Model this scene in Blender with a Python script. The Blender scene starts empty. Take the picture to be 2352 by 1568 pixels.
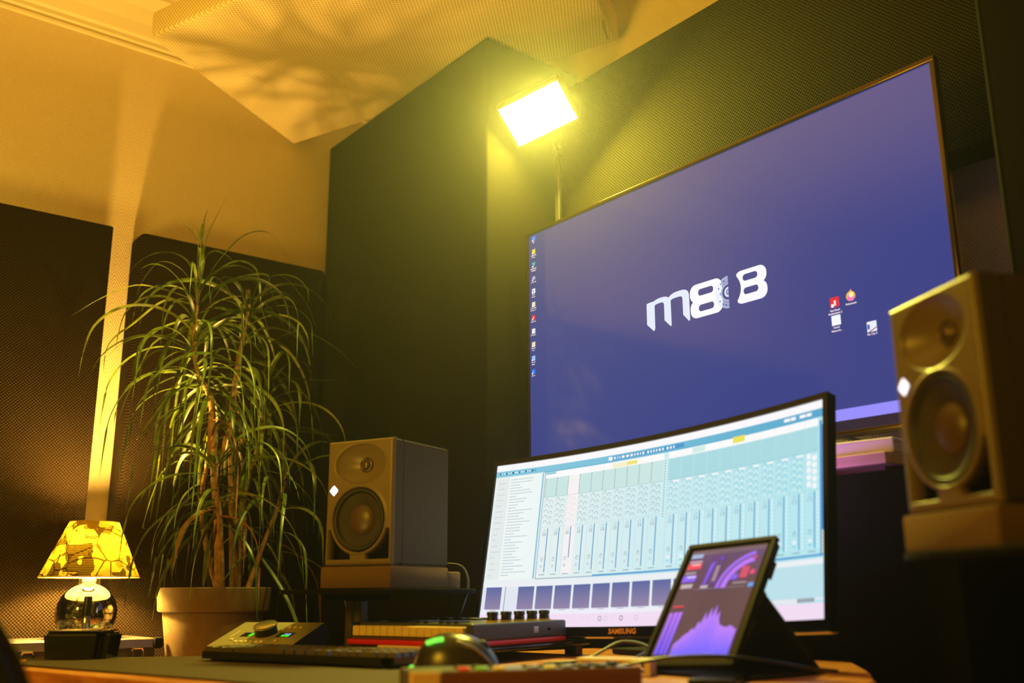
import bpy, bmesh, math, random
from math import sin, cos, pi, radians, sqrt, atan2
from mathutils import Vector, Matrix

# ------------------------------------------------------------------ camera, world, lights, exposure
EYE = 0.86                      # camera height above the floor; all z below are given relative to the eye
SC = bpy.context.scene
COL = SC.collection
SC.view_settings.view_transform = 'Standard'
SC.view_settings.look = 'None'
SC.view_settings.exposure = 0.0
SC.view_settings.gamma = 1.0
SC.view_settings.use_curve_mapping = False

az, pi_, ro = radians(51.63), radians(14.18), radians(-0.35)
fwd = Vector((-sin(az)*cos(pi_), cos(az)*cos(pi_), sin(pi_)))
rgt = Vector((cos(az), sin(az), 0))
upv = rgt.cross(fwd)
rgt, upv = rgt*cos(ro)+upv*sin(ro), upv*cos(ro)-rgt*sin(ro)
cam = bpy.data.cameras.new('camera')
cam.sensor_width = 36.0
cam.lens = 2283*36/2352
cam.clip_start = 0.05
cam.dof.use_dof = True
cam.dof.focus_distance = 2.25
cam.dof.aperture_fstop = 2.6
cam_o = bpy.data.objects.new('camera', cam)
COL.objects.link(cam_o)
cam_o.matrix_world = Matrix(((rgt.x, upv.x, -fwd.x, 0), (rgt.y, upv.y, -fwd.y, 0), (rgt.z, upv.z, -fwd.z, EYE), (0, 0, 0, 1)))
SC.camera = cam_o

world = bpy.data.worlds.new('night')
SC.world = world
world.use_nodes = True
world.node_tree.nodes['Background'].inputs[0].default_value = (1.0, 0.6, 0.2, 1)
world.node_tree.nodes['Background'].inputs[1].default_value = 0.0


def area(name, loc, target, size, power, color):
    l = bpy.data.lights.new(name, 'AREA')
    l.shape = 'DISK'
    l.size = size
    l.energy = power
    l.color = color
    o = bpy.data.objects.new(name, l)
    COL.objects.link(o)
    o.location = (loc[0], loc[1], loc[2]+EYE)
    d = Vector(target)-Vector(loc)
    o.rotation_euler = d.to_track_quat('-Z', 'Y').to_euler()
    return o


# warm fill lights added out of view to brighten the room
area('warm_fill_light', (-1.2, -1.0, 0.7), (-0.9, 1.0, 0.3), 0.4, 17, (1.0, 0.52, 0.02))
u_ = area('upward_fill_light', (-1.5, -1.0, -0.35), (-1.9, 0.35, 1.6), 0.8, 17, (1.0, 0.62, 0.07))  # upward fill added for the ceiling panel and upper walls
u_.data.spread = radians(88)
v_ = area('violet_fill_light', (-1.02, 1.38, .16), (-1.0, 1.6, .22), 0.08, .17, (.75, .30, 1.0))  # violet fill added behind the monitor to tint the shelf pink

TABLE_LAMP = 1150.0
FLOOD_LAMP = 620.0
BLOOM_HAZE = 0.013

# thin haze added to imitate lens bloom around the flood lamp
wv = world.node_tree.nodes.new('ShaderNodeVolumeScatter')
wv.inputs['Density'].default_value = BLOOM_HAZE
wv.inputs['Anisotropy'].default_value = 0.82
world.node_tree.links.new(wv.outputs[0], world.node_tree.nodes['World Output'].inputs['Volume'])

# ------------------------------------------------------------------ materials


def lin(c):
    return tuple(((v/255)/12.92 if v/255 <= 0.04045 else ((v/255+0.055)/1.055)**2.4) for v in c)


MATS = {}


def mat(name, color=(0.5, 0.5, 0.5), rough=0.6, metal=0.0, emit=None, strength=0.0, spec=0.5, srgb=True):
    if name in MATS:
        return MATS[name]
    m = bpy.data.materials.new(name)
    m.use_nodes = True
    b = m.node_tree.nodes['Principled BSDF']
    c = lin(color) if srgb else color
    b.inputs['Base Color'].default_value = (*c, 1)
    b.inputs['Roughness'].default_value = rough
    b.inputs['Metallic'].default_value = metal
    b.inputs['Specular IOR Level'].default_value = spec
    if emit:
        b.inputs['Emission Color'].default_value = (*lin(emit), 1)
        b.inputs['Emission Strength'].default_value = strength
    MATS[name] = m
    return m


class N:
    """tiny node helper"""
    def __init__(s, m):
        s.t = m.node_tree
        s.b = s.t.nodes.get('Principled BSDF')

    def new(s, typ, **kw):
        n = s.t.nodes.new(typ)
        for k, v in kw.items():
            setattr(n, k, v)
        return n

    def link(s, a, b):
        s.t.links.new(a, b)

    def math(s, op, a, b=None, c=None):
        n = s.new('ShaderNodeMath', operation=op)
        for i, v in enumerate((a, b, c)):
            if v is None:
                continue
            if isinstance(v, (int, float)):
                n.inputs[i].default_value = v
            else:
                s.link(v, n.inputs[i])
        return n.outputs[0]

    def ramp(s, fac, stops):
        n = s.new('ShaderNodeValToRGB')
        while len(n.color_ramp.elements) < len(stops):
            n.color_ramp.elements.new(0.5)
        for e, (p, c) in zip(n.color_ramp.elements, stops):
            e.position = p
            e.color = (*c, 1)
        s.link(fac, n.inputs[0])
        return n.outputs[0]

    def noise(s, vec, scale, detail=3, rough=0.5):
        n = s.new('ShaderNodeTexNoise')
        n.inputs['Scale'].default_value = scale
        n.inputs['Detail'].default_value = detail
        n.inputs['Roughness'].default_value = rough
        if vec is not None:
            s.link(vec, n.inputs['Vector'])
        return n.outputs['Fac']

    def coords(s):
        return s.new('ShaderNodeTexCoord').outputs['Object']

    def sep(s, v):
        n = s.new('ShaderNodeSeparateXYZ')
        s.link(v, n.inputs[0])
        return n.outputs

    def bump(s, h, strength, dist):
        n = s.new('ShaderNodeBump')
        n.inputs['Strength'].default_value = strength
        n.inputs['Distance'].default_value = dist
        s.link(h, n.inputs['Height'])
        s.link(n.outputs[0], s.b.inputs['Normal'])

    def base(s, c):
        s.link(c, s.b.inputs['Base Color'])


def fabric(name, hi, lo, axes, pitch=0.006, rough=0.75, bump=0.9):
    """open acoustic cloth: a diagonal lattice of small holes"""
    m = mat(name, hi, max(rough, .6), spec=.08)
    n = N(m)
    s = n.sep(n.coords())
    a, b = s[axes[0]], s[axes[1]]
    a = n.math('ADD', a, 0.0)
    b = n.math('ADD', b, s[3-axes[0]-axes[1]])
    k = 2*pi/pitch
    u = n.math('MULTIPLY', n.math('ADD', a, b), k*0.7071)
    v = n.math('MULTIPLY', n.math('SUBTRACT', a, b), k*0.7071)
    w = n.math('ADD', n.math('SINE', u), n.math('SINE', v))
    w = n.math('MULTIPLY_ADD', w, 0.25, 0.5)
    n.base(n.ramp(w, [(0.25, lin(hi)), (0.62, lin(lo))]))
    n.bump(n.math('SUBTRACT', 1.0, w), bump, 0.0015)
    return m


def grain(name, col, var, rough=0.6, scale=40, bump=0.2, dist=0.002, metal=0.0, spec=0.5):
    m = mat(name, col, rough, metal, spec=spec)
    n = N(m)
    f = n.noise(n.coords(), scale, 5, 0.6)
    n.base(n.ramp(f, [(0.3, lin(var)), (0.7, lin(col))]))
    n.bump(f, bump, dist)
    return m


def wood(name, c1, c2, scale=(3, 40, 40), rough=0.45):
    m = mat(name, c1, rough)
    n = N(m)
    mp = n.new('ShaderNodeMapping')
    mp.inputs['Scale'].default_value = scale
    n.link(n.coords(), mp.inputs[0])
    f = n.noise(mp.outputs[0], 1.5, 6, 0.65)
    n.base(n.ramp(f, [(0.3, lin(c2)), (0.65, lin(c1))]))
    n.bump(f, 0.15, 0.001)
    return m


def wallpaper(name, col, axes, rough=0.8):
    """embossed herringbone glass-fibre wallpaper"""
    m = mat(name, col, rough)
    n = N(m)
    s = n.sep(n.coords())
    a, z = s[axes[0]], s[axes[1]]
    zig = n.math('PINGPONG', a, 0.028)
    h = n.math('SINE', n.math('MULTIPLY', n.math('ADD', z, n.math('MULTIPLY', zig, 1.5)), 2*pi/0.012))
    h2 = n.math('ADD', n.math('MULTIPLY', h, 0.5), n.noise(n.coords(), 160, 3))
    n.bump(h2, 0.65, 0.0014)
    return m


M_wall_l = wallpaper('wallpaper_left', (226, 205, 160), (1, 2))
M_wall_b = wallpaper('wallpaper_back', (226, 205, 160), (0, 2))
M_ceil = grain('ceiling_paint', (228, 212, 172), (222, 204, 162), 0.8, 60, 0.1)
M_mould = mat('moulding_paint', (228, 212, 172), 0.55)
M_fab_l = fabric('dark_cloth_left', (56, 41, 22), (4, 3, 1), (1, 2), 0.0065, 0.9)
M_fab_b = fabric('dark_cloth_back', (62, 56, 30), (9, 8, 4), (0, 2), 0.0065, 0.9)
M_felt = grain('dark_felt', (23, 18, 8), (18, 14, 6), 0.9, 300, 0.4, 0.0006, 0, 0.08)
M_cloud = fabric('cream_cloth', (236, 218, 178), (196, 172, 122), (0, 1), 0.009, 0.8, 0.5)
M_floor = wood('floor_boards', (95, 66, 40), (60, 40, 24), (2, 14, 2))
M_desk = wood('desk_wood', (205, 130, 60), (150, 84, 34), (4, 30, 30), 0.4)
M_matpad = grain('desk_pad', (70, 52, 34), (60, 44, 28), 0.8, 400, 0.3, 0.0004)
M_black = mat('black_plastic', (18, 17, 16), 0.4)
M_blackg = mat('glossy_black', (12, 12, 12), 0.15)
M_blackm = mat('matt_black', (14, 12, 9), 0.9, spec=.1)
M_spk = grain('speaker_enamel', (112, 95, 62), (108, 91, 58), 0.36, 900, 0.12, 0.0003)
M_spkside = grain('speaker_cabinet_shaded', (80, 66, 38), (76, 62, 35), 0.65, 900, 0.12, 0.0003, 0, 0.15)  # same paint as the front, darkened to put side shade into the colour
M_cone = fabric('cone_weave', (60, 44, 24), (26, 18, 9), (0, 2), 0.002, 0.5, 0.5)
M_cone.node_tree.nodes['Principled BSDF'].inputs['Specular IOR Level'].default_value = .5
M_cone.node_tree.nodes['Principled BSDF'].inputs['Roughness'].default_value = .42
M_cap_cone = grain('dust_cap_cloth', (86, 62, 34), (74, 52, 28), .36, 900, .2, .0004)
M_rubber = mat('rubber', (24, 19, 12), 0.5)
M_tweet = mat('tweeter_metal', (90, 76, 54), 0.3, 0.6)
M_foam = grain('grey_foam', (122, 92, 56), (96, 70, 40), 0.95, 500, 0.8, 0.002)
M_steel = mat('brushed_steel', (170, 165, 155), 0.3, 0.9)
M_alu = mat('aluminium', (200, 196, 186), 0.32, 1.0)
M_chrome = mat('chrome', (220, 215, 205), 0.08, 1.0)
M_pot = grain('pot_clay', (108, 90, 56), (98, 80, 48), 0.6, 80, 0.15)
M_soil = grain('soil', (50, 34, 20), (24, 16, 10), 0.95, 90, 0.8, 0.01)
M_stem = grain('plant_bark', (176, 138, 84), (110, 78, 44), 0.8, 60, 0.6, 0.004)
M_white = mat('white_enamel', (225, 220, 205), 0.4)
M_cream = mat('cream_plastic', (232, 214, 170), 0.4)
M_brown = wood('brown_cheek', (120, 72, 34), (84, 48, 22), (3, 30, 30))
M_red = mat('red_plastic', (214, 16, 22), 0.4)
M_glow_white = mat('white_led', (255, 255, 255), 0.4, emit=(235, 232, 255), strength=1.6)
M_green = mat('green_led', (20, 120, 20), 0.4, emit=(70, 255, 30), strength=1.1)
M_greenw = mat('pale_green_led', (20, 120, 20), 0.4, emit=(130, 255, 80), strength=1.2)
M_blueled = mat('blue_led', (20, 20, 120), 0.4, emit=(150, 170, 255), strength=1.0)

leaf_mats = []
for i, (c1, c2) in enumerate((((112, 132, 34), (64, 80, 18)), ((146, 156, 46), (88, 100, 24)), ((78, 94, 26), (42, 54, 14)), ((156, 104, 52), (112, 70, 34)))):
    m = mat('leaf_%s' % ('green', 'light_green', 'deep_green', 'dry')[i], c1, 0.38)
    n = N(m)
    n.base(n.ramp(n.noise(n.coords(), 30, 2), [(0.35, lin(c2)), (0.7, lin(c1))]))
    n.b.inputs['Transmission Weight'].default_value = 0.0
    leaf_mats.append(m)

# screens: emission taken from the colour attribute drawn on each display
m = bpy.data.materials.new('display')
m.use_nodes = True
nt = m.node_tree
pb = nt.nodes['Principled BSDF']
at = nt.nodes.new('ShaderNodeVertexColor')
at.layer_name = 'Col'
nt.links.new(at.outputs[0], pb.inputs['Emission Color'])
pb.inputs['Emission Strength'].default_value = 1.0
pb.inputs['Base Color'].default_value = (0.004, 0.004, 0.005, 1)
pb.inputs['Roughness'].default_value = 0.22
M_disp = m
m = m.copy()
m.name = 'glossy_display'
m.node_tree.nodes['Principled BSDF'].inputs['Roughness'].default_value = 0.09
m.node_tree.nodes['Principled BSDF'].inputs['Specular IOR Level'].default_value = 0.9
M_dispg = m

# ------------------------------------------------------------------ object helpers


def tag(o, label=None, cat=None, group=None, kind=None):
    for k, v in (('label', label), ('category', cat), ('group', group), ('kind', kind)):
        if v:
            o[k] = v
    return o


def empty(name, loc, rz=0.0, label=None, cat=None, group=None, rot=None):
    o = bpy.data.objects.new(name, None)
    COL.objects.link(o)
    o.location = (loc[0], loc[1], loc[2]+EYE)
    o.rotation_euler = rot if rot else (0, 0, rz)
    o.empty_display_size = 0.05
    return tag(o, label, cat, group)


def finish(name, bm, material, parent=None, smooth=False, loc=None, auto=None):
    me = bpy.data.meshes.new(name)
    bm.normal_update()
    bm.to_mesh(me)
    bm.free()
    for mm in (material if isinstance(material, (list, tuple)) else [material]):
        me.materials.append(mm)
    if smooth:
        me.shade_smooth()
        if auto:
            me.set_sharp_from_angle(angle=radians(auto))
    o = bpy.data.objects.new(name, me)
    COL.objects.link(o)
    if parent is not None:
        o.parent = parent
    if loc is not None:
        o.location = loc
    elif parent is None:
        o.location = (0, 0, EYE)
    return o


def box_bm(x0, x1, y0, y1, z0, z1, bev=0.0, seg=2, bm=None):
    own = bmesh.new()
    vs = [own.verts.new(p) for p in ((x0, y0, z0), (x1, y0, z0), (x1, y1, z0), (x0, y1, z0), (x0, y0, z1), (x1, y0, z1), (x1, y1, z1), (x0, y1, z1))]
    for f in ((0, 3, 2, 1), (4, 5, 6, 7), (0, 1, 5, 4), (1, 2, 6, 5), (2, 3, 7, 6), (3, 0, 4, 7)):
        own.faces.new([vs[i] for i in f])
    if bev:
        bmesh.ops.bevel(own, geom=own.edges[:], offset=bev, segments=seg, affect='EDGES', profile=0.5)
    if bm is None:
        return own
    return merge(bm, own)


def merge(bm, other, mtx=None, mi=None):
    me = bpy.data.meshes.new('tmp')
    if mtx is not None:
        other.transform(mtx)
    if mi is not None:
        for f in other.faces:
            f.material_index = mi
    other.to_mesh(me)
    other.free()
    bm.from_mesh(me)
    bpy.data.meshes.remove(me)
    return bm


def prism_bm(pts, z0, z1, bev=0.0, seg=2):
    """polygon in XY extruded in z"""
    bm = bmesh.new()
    lo = [bm.verts.new((x, y, z0)) for x, y in pts]
    hi = [bm.verts.new((x, y, z1)) for x, y in pts]
    n = len(pts)
    bm.faces.new(lo[::-1])
    bm.faces.new(hi)
    for i in range(n):
        bm.faces.new((lo[i], lo[(i+1) % n], hi[(i+1) % n], hi[i]))
    bmesh.ops.recalc_face_normals(bm, faces=bm.faces)
    if bev:
        bmesh.ops.bevel(bm, geom=bm.edges[:], offset=bev, segments=seg, affect='EDGES', profile=0.5)
    return bm


def lathe_bm(prof, seg=48, axis='z'):
    """profile [(r, h)...] about z (or about y pointing to -y)"""
    bm = bmesh.new()
    rings = []
    for r, h in prof:
        if r < 1e-6:
            rings.append([bm.verts.new((0, 0, h))])
        else:
            rings.append([bm.verts.new((r*cos(2*pi*i/seg), r*sin(2*pi*i/seg), h)) for i in range(seg)])
    for a, b in zip(rings, rings[1:]):
        for i in range(seg):
            j = (i+1) % seg
            if len(a) == 1 and len(b) == 1:
                continue
            if len(a) == 1:
                bm.faces.new((a[0], b[i], b[j]))
            elif len(b) == 1:
                bm.faces.new((a[i], a[j], b[0]))
            else:
                bm.faces.new((a[i], a[j], b[j], b[i]))
    bmesh.ops.recalc_face_normals(bm, faces=bm.faces)
    if axis == 'y':
        bm.transform(Matrix.Rotation(radians(90), 4, 'X'))
    return bm


def tube_bm(pts, r, seg=8, r_end=None, spline=True, cap=True):
    P = [Vector(p) for p in pts]
    if spline and len(P) > 2:
        P = catmull(P, 6)
    bm = bmesh.new()
    rings = []
    prev = None
    for i, p in enumerate(P):
        t = (P[min(i+1, len(P)-1)]-P[max(i-1, 0)]).normalized()
        if prev is None:
            ref = Vector((0, 0, 1)) if abs(t.z) < 0.9 else Vector((1, 0, 0))
            a = t.cross(ref).normalized()
        else:
            a = (prev-t*prev.dot(t)).normalized()
        prev = a
        b = t.cross(a)
        rr = r if r_end is None else r+(r_end-r)*i/(len(P)-1)
        rings.append([bm.verts.new(p+(a*cos(2*pi*k/seg)+b*sin(2*pi*k/seg))*rr) for k in range(seg)])
    for A, B in zip(rings, rings[1:]):
        for k in range(seg):
            bm.faces.new((A[k], A[(k+1) % seg], B[(k+1) % seg], B[k]))
    if cap:
        bm.faces.new(rings[0][::-1])
        bm.faces.new(rings[-1])
    bmesh.ops.recalc_face_normals(bm, faces=bm.faces)
    return bm


def catmull(P, sub):
    out = []
    Q = [P[0]*2-P[1]]+P+[P[-1]*2-P[-2]]
    for i in range(1, len(Q)-2):
        for s in range(sub):
            t = s/sub
            out.append(0.5*((2*Q[i])+(Q[i+1]-Q[i-1])*t+(2*Q[i-1]-5*Q[i]+4*Q[i+1]-Q[i+2])*t*t+(3*Q[i]-3*Q[i-1]-Q[i-1]*0-3*Q[i+1]+Q[i+2]-Q[i-1]*0+(Q[i-1]-Q[i-1])-(Q[i-1])+(Q[i-1]))*0
                       + (-1*Q[i-1]+3*Q[i]-3*Q[i+1]+Q[i+2])*t*t*t))
    out.append(P[-1].copy())
    return out


def text_bm(txt, size, depth=0.0, bold=0.0, align='CENTER'):
    cu = bpy.data.curves.new('txt', 'FONT')
    cu.body = txt
    cu.size = size
    cu.extrude = depth
    cu.offset = bold
    cu.align_x = align
    cu.align_y = 'CENTER'
    cu.resolution_u = 2
    o = bpy.data.objects.new('txt', cu)
    me = bpy.data.meshes.new_from_object(o)
    bm = bmesh.new()
    bm.from_mesh(me)
    bpy.data.meshes.remove(me)
    bpy.data.objects.remove(o)
    bpy.data.curves.remove(cu)
    return bm


UPR = Matrix.Rotation(radians(90), 4, 'X')     # XY drawing stood upright, facing -y


class Draw:
    """flat coloured shapes on a display; place(u, v, lift) gives the 3-D point"""
    def __init__(s, place, aspect, su=0.05):
        s.v, s.f, s.c = [], [], []
        s.place, s.asp, s.su = place, aspect, su
        s.lift = 0

    def quad(s, u0, v0, u1, v1, col, lift=None, col2=None, vert=None):
        L = s.lift if lift is None else lift
        n = max(1, int(math.ceil(abs(u1-u0)/s.su)))
        for i in range(n):
            a, b = u0+(u1-u0)*i/n, u0+(u1-u0)*(i+1)/n
            s.poly([(a, v0), (b, v0), (b, v1), (a, v1)], None, L,
                   cols=None if True else None, per=[s.mixc(col, col2, vert, i/n, 0), s.mixc(col, col2, vert, (i+1)/n, 0), s.mixc(col, col2, vert, (i+1)/n, 1), s.mixc(col, col2, vert, i/n, 1)])

    def mixc(s, c, c2, vert, tu, tv):
        c = s.res(c)
        if c2 is None:
            return c
        c2 = s.res(c2)
        t = tv if vert else tu
        return tuple(a+(b-a)*t for a, b in zip(c, c2))

    def res(s, c):
        return lin(c)

    def poly(s, pts, col, lift=None, cols=None, per=None):
        L = s.lift if lift is None else lift
        k = len(s.v)
        for (u, v) in pts:
            s.v.append(s.place(u, v, L))
        s.f.append(tuple(range(k, k+len(pts)))[::-1])
        cc = per or [s.res(col)]*len(pts)
        s.c.append(cc[::-1])

    def ring(s, u, v, r, w, col, lift=None, a0=0, a1=2*pi, n=10, squash=1.0):
        for i in range(n):
            a, b = a0+(a1-a0)*i/n, a0+(a1-a0)*(i+1)/n
            s.poly([(u+cos(t)*q, v-sin(t)*q*s.asp*squash) for t, q in ((a, r-w), (a, r), (b, r), (b, r-w))], col, lift)

    def disc(s, u, v, r, col, lift=None, n=12):
        s.poly([(u+cos(2*pi*i/n)*r, v-sin(2*pi*i/n)*r*s.asp) for i in range(n)], col, lift)

    def build(s, name, material, parent):
        me = bpy.data.meshes.new(name)
        me.from_pydata([tuple(p) for p in s.v], [], s.f)
        ca = me.color_attributes.new('Col', 'FLOAT_COLOR', 'CORNER')
        flat = []
        for cc in s.c:
            for c in cc:
                flat += [c[0], c[1], c[2], 1.0]
        ca.data.foreach_set('color', flat)
        me.materials.append(material)
        o = bpy.data.objects.new(name, me)
        COL.objects.link(o)
        o.parent = parent
        return o


def struct(name, bm, material, smooth=False):
    o = finish(name, bm, material, smooth=smooth)
    o['kind'] = 'structure'
    return o


# ------------------------------------------------------------------ room shell (x to the right along the screen wall, y into it)
XL, YB, XR, YF, ZF, ZC = -3.0, 1.85, 1.9, -2.4, -EYE, 1.86
struct('floor', box_bm(XL-.1, XR+.1, YF-.1, YB+.1, ZF-.1, ZF), M_floor)
struct('ceiling', box_bm(XL-.1, XR+.1, YF-.1, YB+.1, ZC, ZC+.1), M_ceil)
struct('wall_left', box_bm(XL-.1, XL, YF-.1, YB+.1, ZF, ZC), M_wall_l)
struct('wall_back', box_bm(XL, XR, YB, YB+.1, ZF, ZC), M_wall_b)
struct('wall_right', box_bm(XR, XR+.1, YF-.1, YB+.1, ZF, ZC), M_wall_l)
struct('wall_front', box_bm(XL, XR, YF-.1, YF, ZF, ZC), M_wall_b)


def moulding(length, prof):
    bm = bmesh.new()
    A = [bm.verts.new((x, 0, z)) for x, z in prof]
    B = [bm.verts.new((x, length, z)) for x, z in prof]
    n = len(prof)
    for i in range(n):
        bm.faces.new((A[i], A[(i+1) % n], B[(i+1) % n], B[i]))
    bm.faces.new(A[::-1])
    bm.faces.new(B)
    bmesh.ops.recalc_face_normals(bm, faces=bm.faces)
    return bm


prof = [(0, 1.70), (.012, 1.70), (.014, 1.708), (.008, 1.714), (.018, 1.722), (.020, 1.735), (.028, 1.742), (.045, 1.775), (.075, 1.812), (.100, 1.830), (.112, 1.836), (.114, 1.848), (.12, 1.86), (0, 1.86)]
b = moulding(YB-YF, prof)
b.transform(Matrix.Translation((XL, YF, 0)))
struct('trim_1', b, M_mould)
b = moulding(XR-XL, prof)
b.transform(Matrix.Translation((XR, YB, 0)) @ Matrix.Rotation(radians(90), 4, 'Z') @ Matrix.Scale(1, 4, (1, 0, 0)))
bmesh.ops.transform(b, matrix=Matrix(), verts=b.verts)
b.transform(Matrix.Translation((0, YB, 0)) @ Matrix.Scale(-1, 4, (0, 1, 0)) @ Matrix.Translation((0, -YB, 0)))
b.transform(Matrix.Translation((0, 0, 0)))
bmesh.ops.recalc_face_normals(b, faces=b.faces)
# make sure it hugs the wall inside the room
for v in b.verts:
    if v.co.y > YB:
        v.co.y = 2*YB-v.co.y
struct('trim_2', b, M_mould)

# ------------------------------------------------------------------ sound absorbers


def rounded_panel(name, x0, x1, y0, y1, z0, z1, r, m, label, cat, group=None, seam=None):
    e = empty(name, ((x0+x1)/2, (y0+y1)/2, z0), 0, label, cat, group)
    dx, dy = (x1-x0)/2, (y1-y0)/2
    o = finish('cloth_cover', box_bm(-dx, dx, -dy, dy, 0, z1-z0, r, 3), m, e, smooth=True, auto=40)
    return e


# left wall panels (cloth faces +x)
rounded_panel('acoustic_panel', -2.998, -2.895, -1.10, 0.795, -0.55, 1.057, 0.006, M_fab_l,
              'dark brown cloth wall panel, left one behind the table lamp', 'acoustic panel', 'cloth panels on the left wall')
rounded_panel('acoustic_panel', -2.998, -2.895, 0.875, 1.498, -0.55, 1.062, 0.02, M_fab_l,
              'dark cloth wall panel with rounded edge standing behind the potted plant', 'acoustic panel', 'cloth panels on the left wall')
# corner tower: wooden box covered in felt, open cloth frame
e = empty('bass_trap_tower', (-2.4655, 1.675, ZF), 0, 'tall dark green-brown corner block left of the flood lamp, reaching the cream ceiling panel', 'bass trap', 'tall corner blocks')
finish('body', box_bm(-.4605, .4605, -.173, .173, 0.0, 1.515+EYE, 0.008, 3), M_felt, e, smooth=True, auto=40)
finish('top_bead', tube_bm([(-.455, -.165, 1.512+EYE), (.455, -.165, 1.512+EYE)], .008, 10, spline=False), M_felt, e, smooth=True)
e = empty('bass_trap_tower', (-.664+.41, 1.675, ZF), 0, 'tall dark corner block at the right edge behind the right loudspeaker', 'bass trap', 'tall corner blocks')
finish('body', box_bm(-.41, .41, -.173, .173, 0.0, 1.83+EYE, 0.008, 3), M_felt, e, smooth=True, auto=40)
finish('edge_bead', tube_bm([(-.403, -.166, 0.05), (-.403, -.166, 2.65)], .008, 10, spline=False), M_felt, e, smooth=True)
# cloth panel behind the television
rounded_panel('television_backing_panel', -1.998, -.69, 1.765, 1.848, 0.815, 1.428, 0.006, M_fab_b,
              'wide dark mesh cloth panel on the wall above and behind the television', 'acoustic panel')
# low block under the television
rounded_panel('low_absorber_block', -2.0, -.797, 1.50, 1.845, ZF, 0.193, 0.006, M_blackm,
              'large black cloth block against the wall beneath the wooden shelf', 'acoustic panel')

o = finish('wall_plate', box_bm(-.019, .019, -.006, 0, -.024, .024, .002, 1), M_felt)
o.location = (-2.182, 1.5015, -.007+EYE)
tag(o, 'small square dark plate on the corner block behind the loudspeaker cable', 'wall plate')

# ceiling cloud (a parallelogram frame stretched with cream cloth)
A, B, Cc = Vector((-3.00, 1.40)), Vector((-2.60, .76)), Vector((-1.80, 1.82))
Dd = B+(Cc-A)
cx_, cy_ = (A.x+Dd.x)/2, (A.y+Dd.y)/2
e = empty('ceiling_cloud_panel', (cx_, cy_, 1.525), 0, 'cream cloth sound panel hanging below the ceiling with leaf shadows on it', 'ceiling panel')
A2 = A+Vector((.012, -.005))
pts = [(p.x-cx_, p.y-cy_) for p in (A2, B, Dd, Cc)]
bm = prism_bm(pts, 0, 0.085, 0.012, 3)
finish('cloth_cover', bm, M_cloud, e, smooth=True, auto=40)
for (u, v) in ((.25, .3), (.75, .3), (.25, .7), (.75, .7)):
    p = A.lerp(B, u)+(Cc-A)*v
    finish('hanging_wire', tube_bm([(p.x-cx_, p.y-cy_, .08), (p.x-cx_, p.y-cy_, 1.86-1.525)], .0015, 6, spline=False), M_steel, e)
# cloth seam stitched near the right-hand corner
q = B.lerp(Dd, .0)
finish('corner_seam', tube_bm([(Cc.x-cx_-.012, Cc.y-cy_-.03, -.0005), (Cc.x-cx_+.02, Cc.y-cy_-.075, -.0015), (Cc.x-cx_+.052, Cc.y-cy_-.11, -.0005)], .0012, 6), M_brown, e)

# ------------------------------------------------------------------ television
TVY = 1.607
W0, W1, Z1, Z0 = -1.953, -.802, .929, .2844
tv = empty('television', ((W0+W1)/2, TVY, Z0-.012), 0, 'large wall television with blue desktop showing a white m88 style logo', 'television')
hw, hh = (W1-W0)/2, (Z1-Z0)
bz = .0095
M_frame = mat('tv_bezel', (96, 80, 50), 0.18, 0.9)
bm = bmesh.new()
box_bm(-hw-bz, hw+bz, -.006, .012, hh+.012, hh+.012+bz, .0015, 2, bm)
box_bm(-hw-bz, hw+bz, -.006, .012, 0, .012, .0015, 2, bm)
box_bm(-hw-bz, -hw, -.006, .012, .012, hh+.012, .0015, 2, bm)
box_bm(hw, hw+bz, -.006, .012, .012, hh+.012, .0015, 2, bm)
finish('bezel', bm, M_frame, tv, smooth=True, auto=40)
finish('back_cover', box_bm(-hw+.04, hw-.04, .012, .062, .05, hh-.02, .012, 2), M_black, tv)
finish('chin', box_bm(-.22, .22, -.004, .02, -.022, -.0005, .004, 2), M_blackg, tv)
finish('wall_mount', box_bm(-.2, .2, .062, .156, .535, .62, .004, 1), M_blackm, tv)


def tvp(u, v, L):
    return (-hw+2*hw*u, -.0005-L*.0004, .012+hh*(1-v))


d = Draw(tvp, 2*hw/hh, 2)
d.quad(0, 0, 1, .936, (52, 62, 134))
d.quad(0, .936, 1, .969, (150, 142, 255))
d.quad(0, .969, 1, 1, (40, 30, 50))
d.build('screen', M_dispg, tv)

# logo: letter m, figure 8, half a record, B-like 8
d = Draw(tvp, 2*hw/hh, 2)
d.lift = 1
WL = (226, 234, 255)
WH = (250, 250, 255)
# m as three strokes under two arches
d.poly([(.3681, .447), (.3760, .4445), (.3896, .4640), (.3892, .5430), (.3870, .5513), (.3845, .5513), (.3674, .5226)], WL)


def band(d, outer, inner, col):
    for i in range(len(outer)-1):
        d.poly([outer[i], outer[i+1], inner[i+1], inner[i]], col)


band(d, [(.376, .4445), (.384, .4445), (.388, .4445), (.393, .441), (.402, .4385), (.414, .4385), (.422, .4410), (.4275, .447)],
     [(.383, .458), (.3896, .466), (.3905, .4595), (.395, .4575), (.402, .4565), (.409, .4565), (.413, .459), (.415, .466)], WL)
d.poly([(.4150, .460), (.4275, .447), (.4325, .462), (.4325, .5430), (.4320, .5504), (.4295, .5504), (.4145, .5241)], WL)
band(d, [(.4275, .447), (.432, .441), (.440, .4360), (.450, .4344), (.4640, .4344), (.4725, .4380), (.478, .4460), (.480, .458)],
     [(.4325, .466), (.4325, .4595), (.4375, .4560), (.445, .4550), (.4560, .4550), (.4605, .4570), (.4625, .4605), (.4630, .468)], WL)
d.poly([(.4630, .462), (.480, .456), (.4800, .543), (.4790, .5500), (.4765, .5500), (.4630, .5230)], WL)


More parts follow.
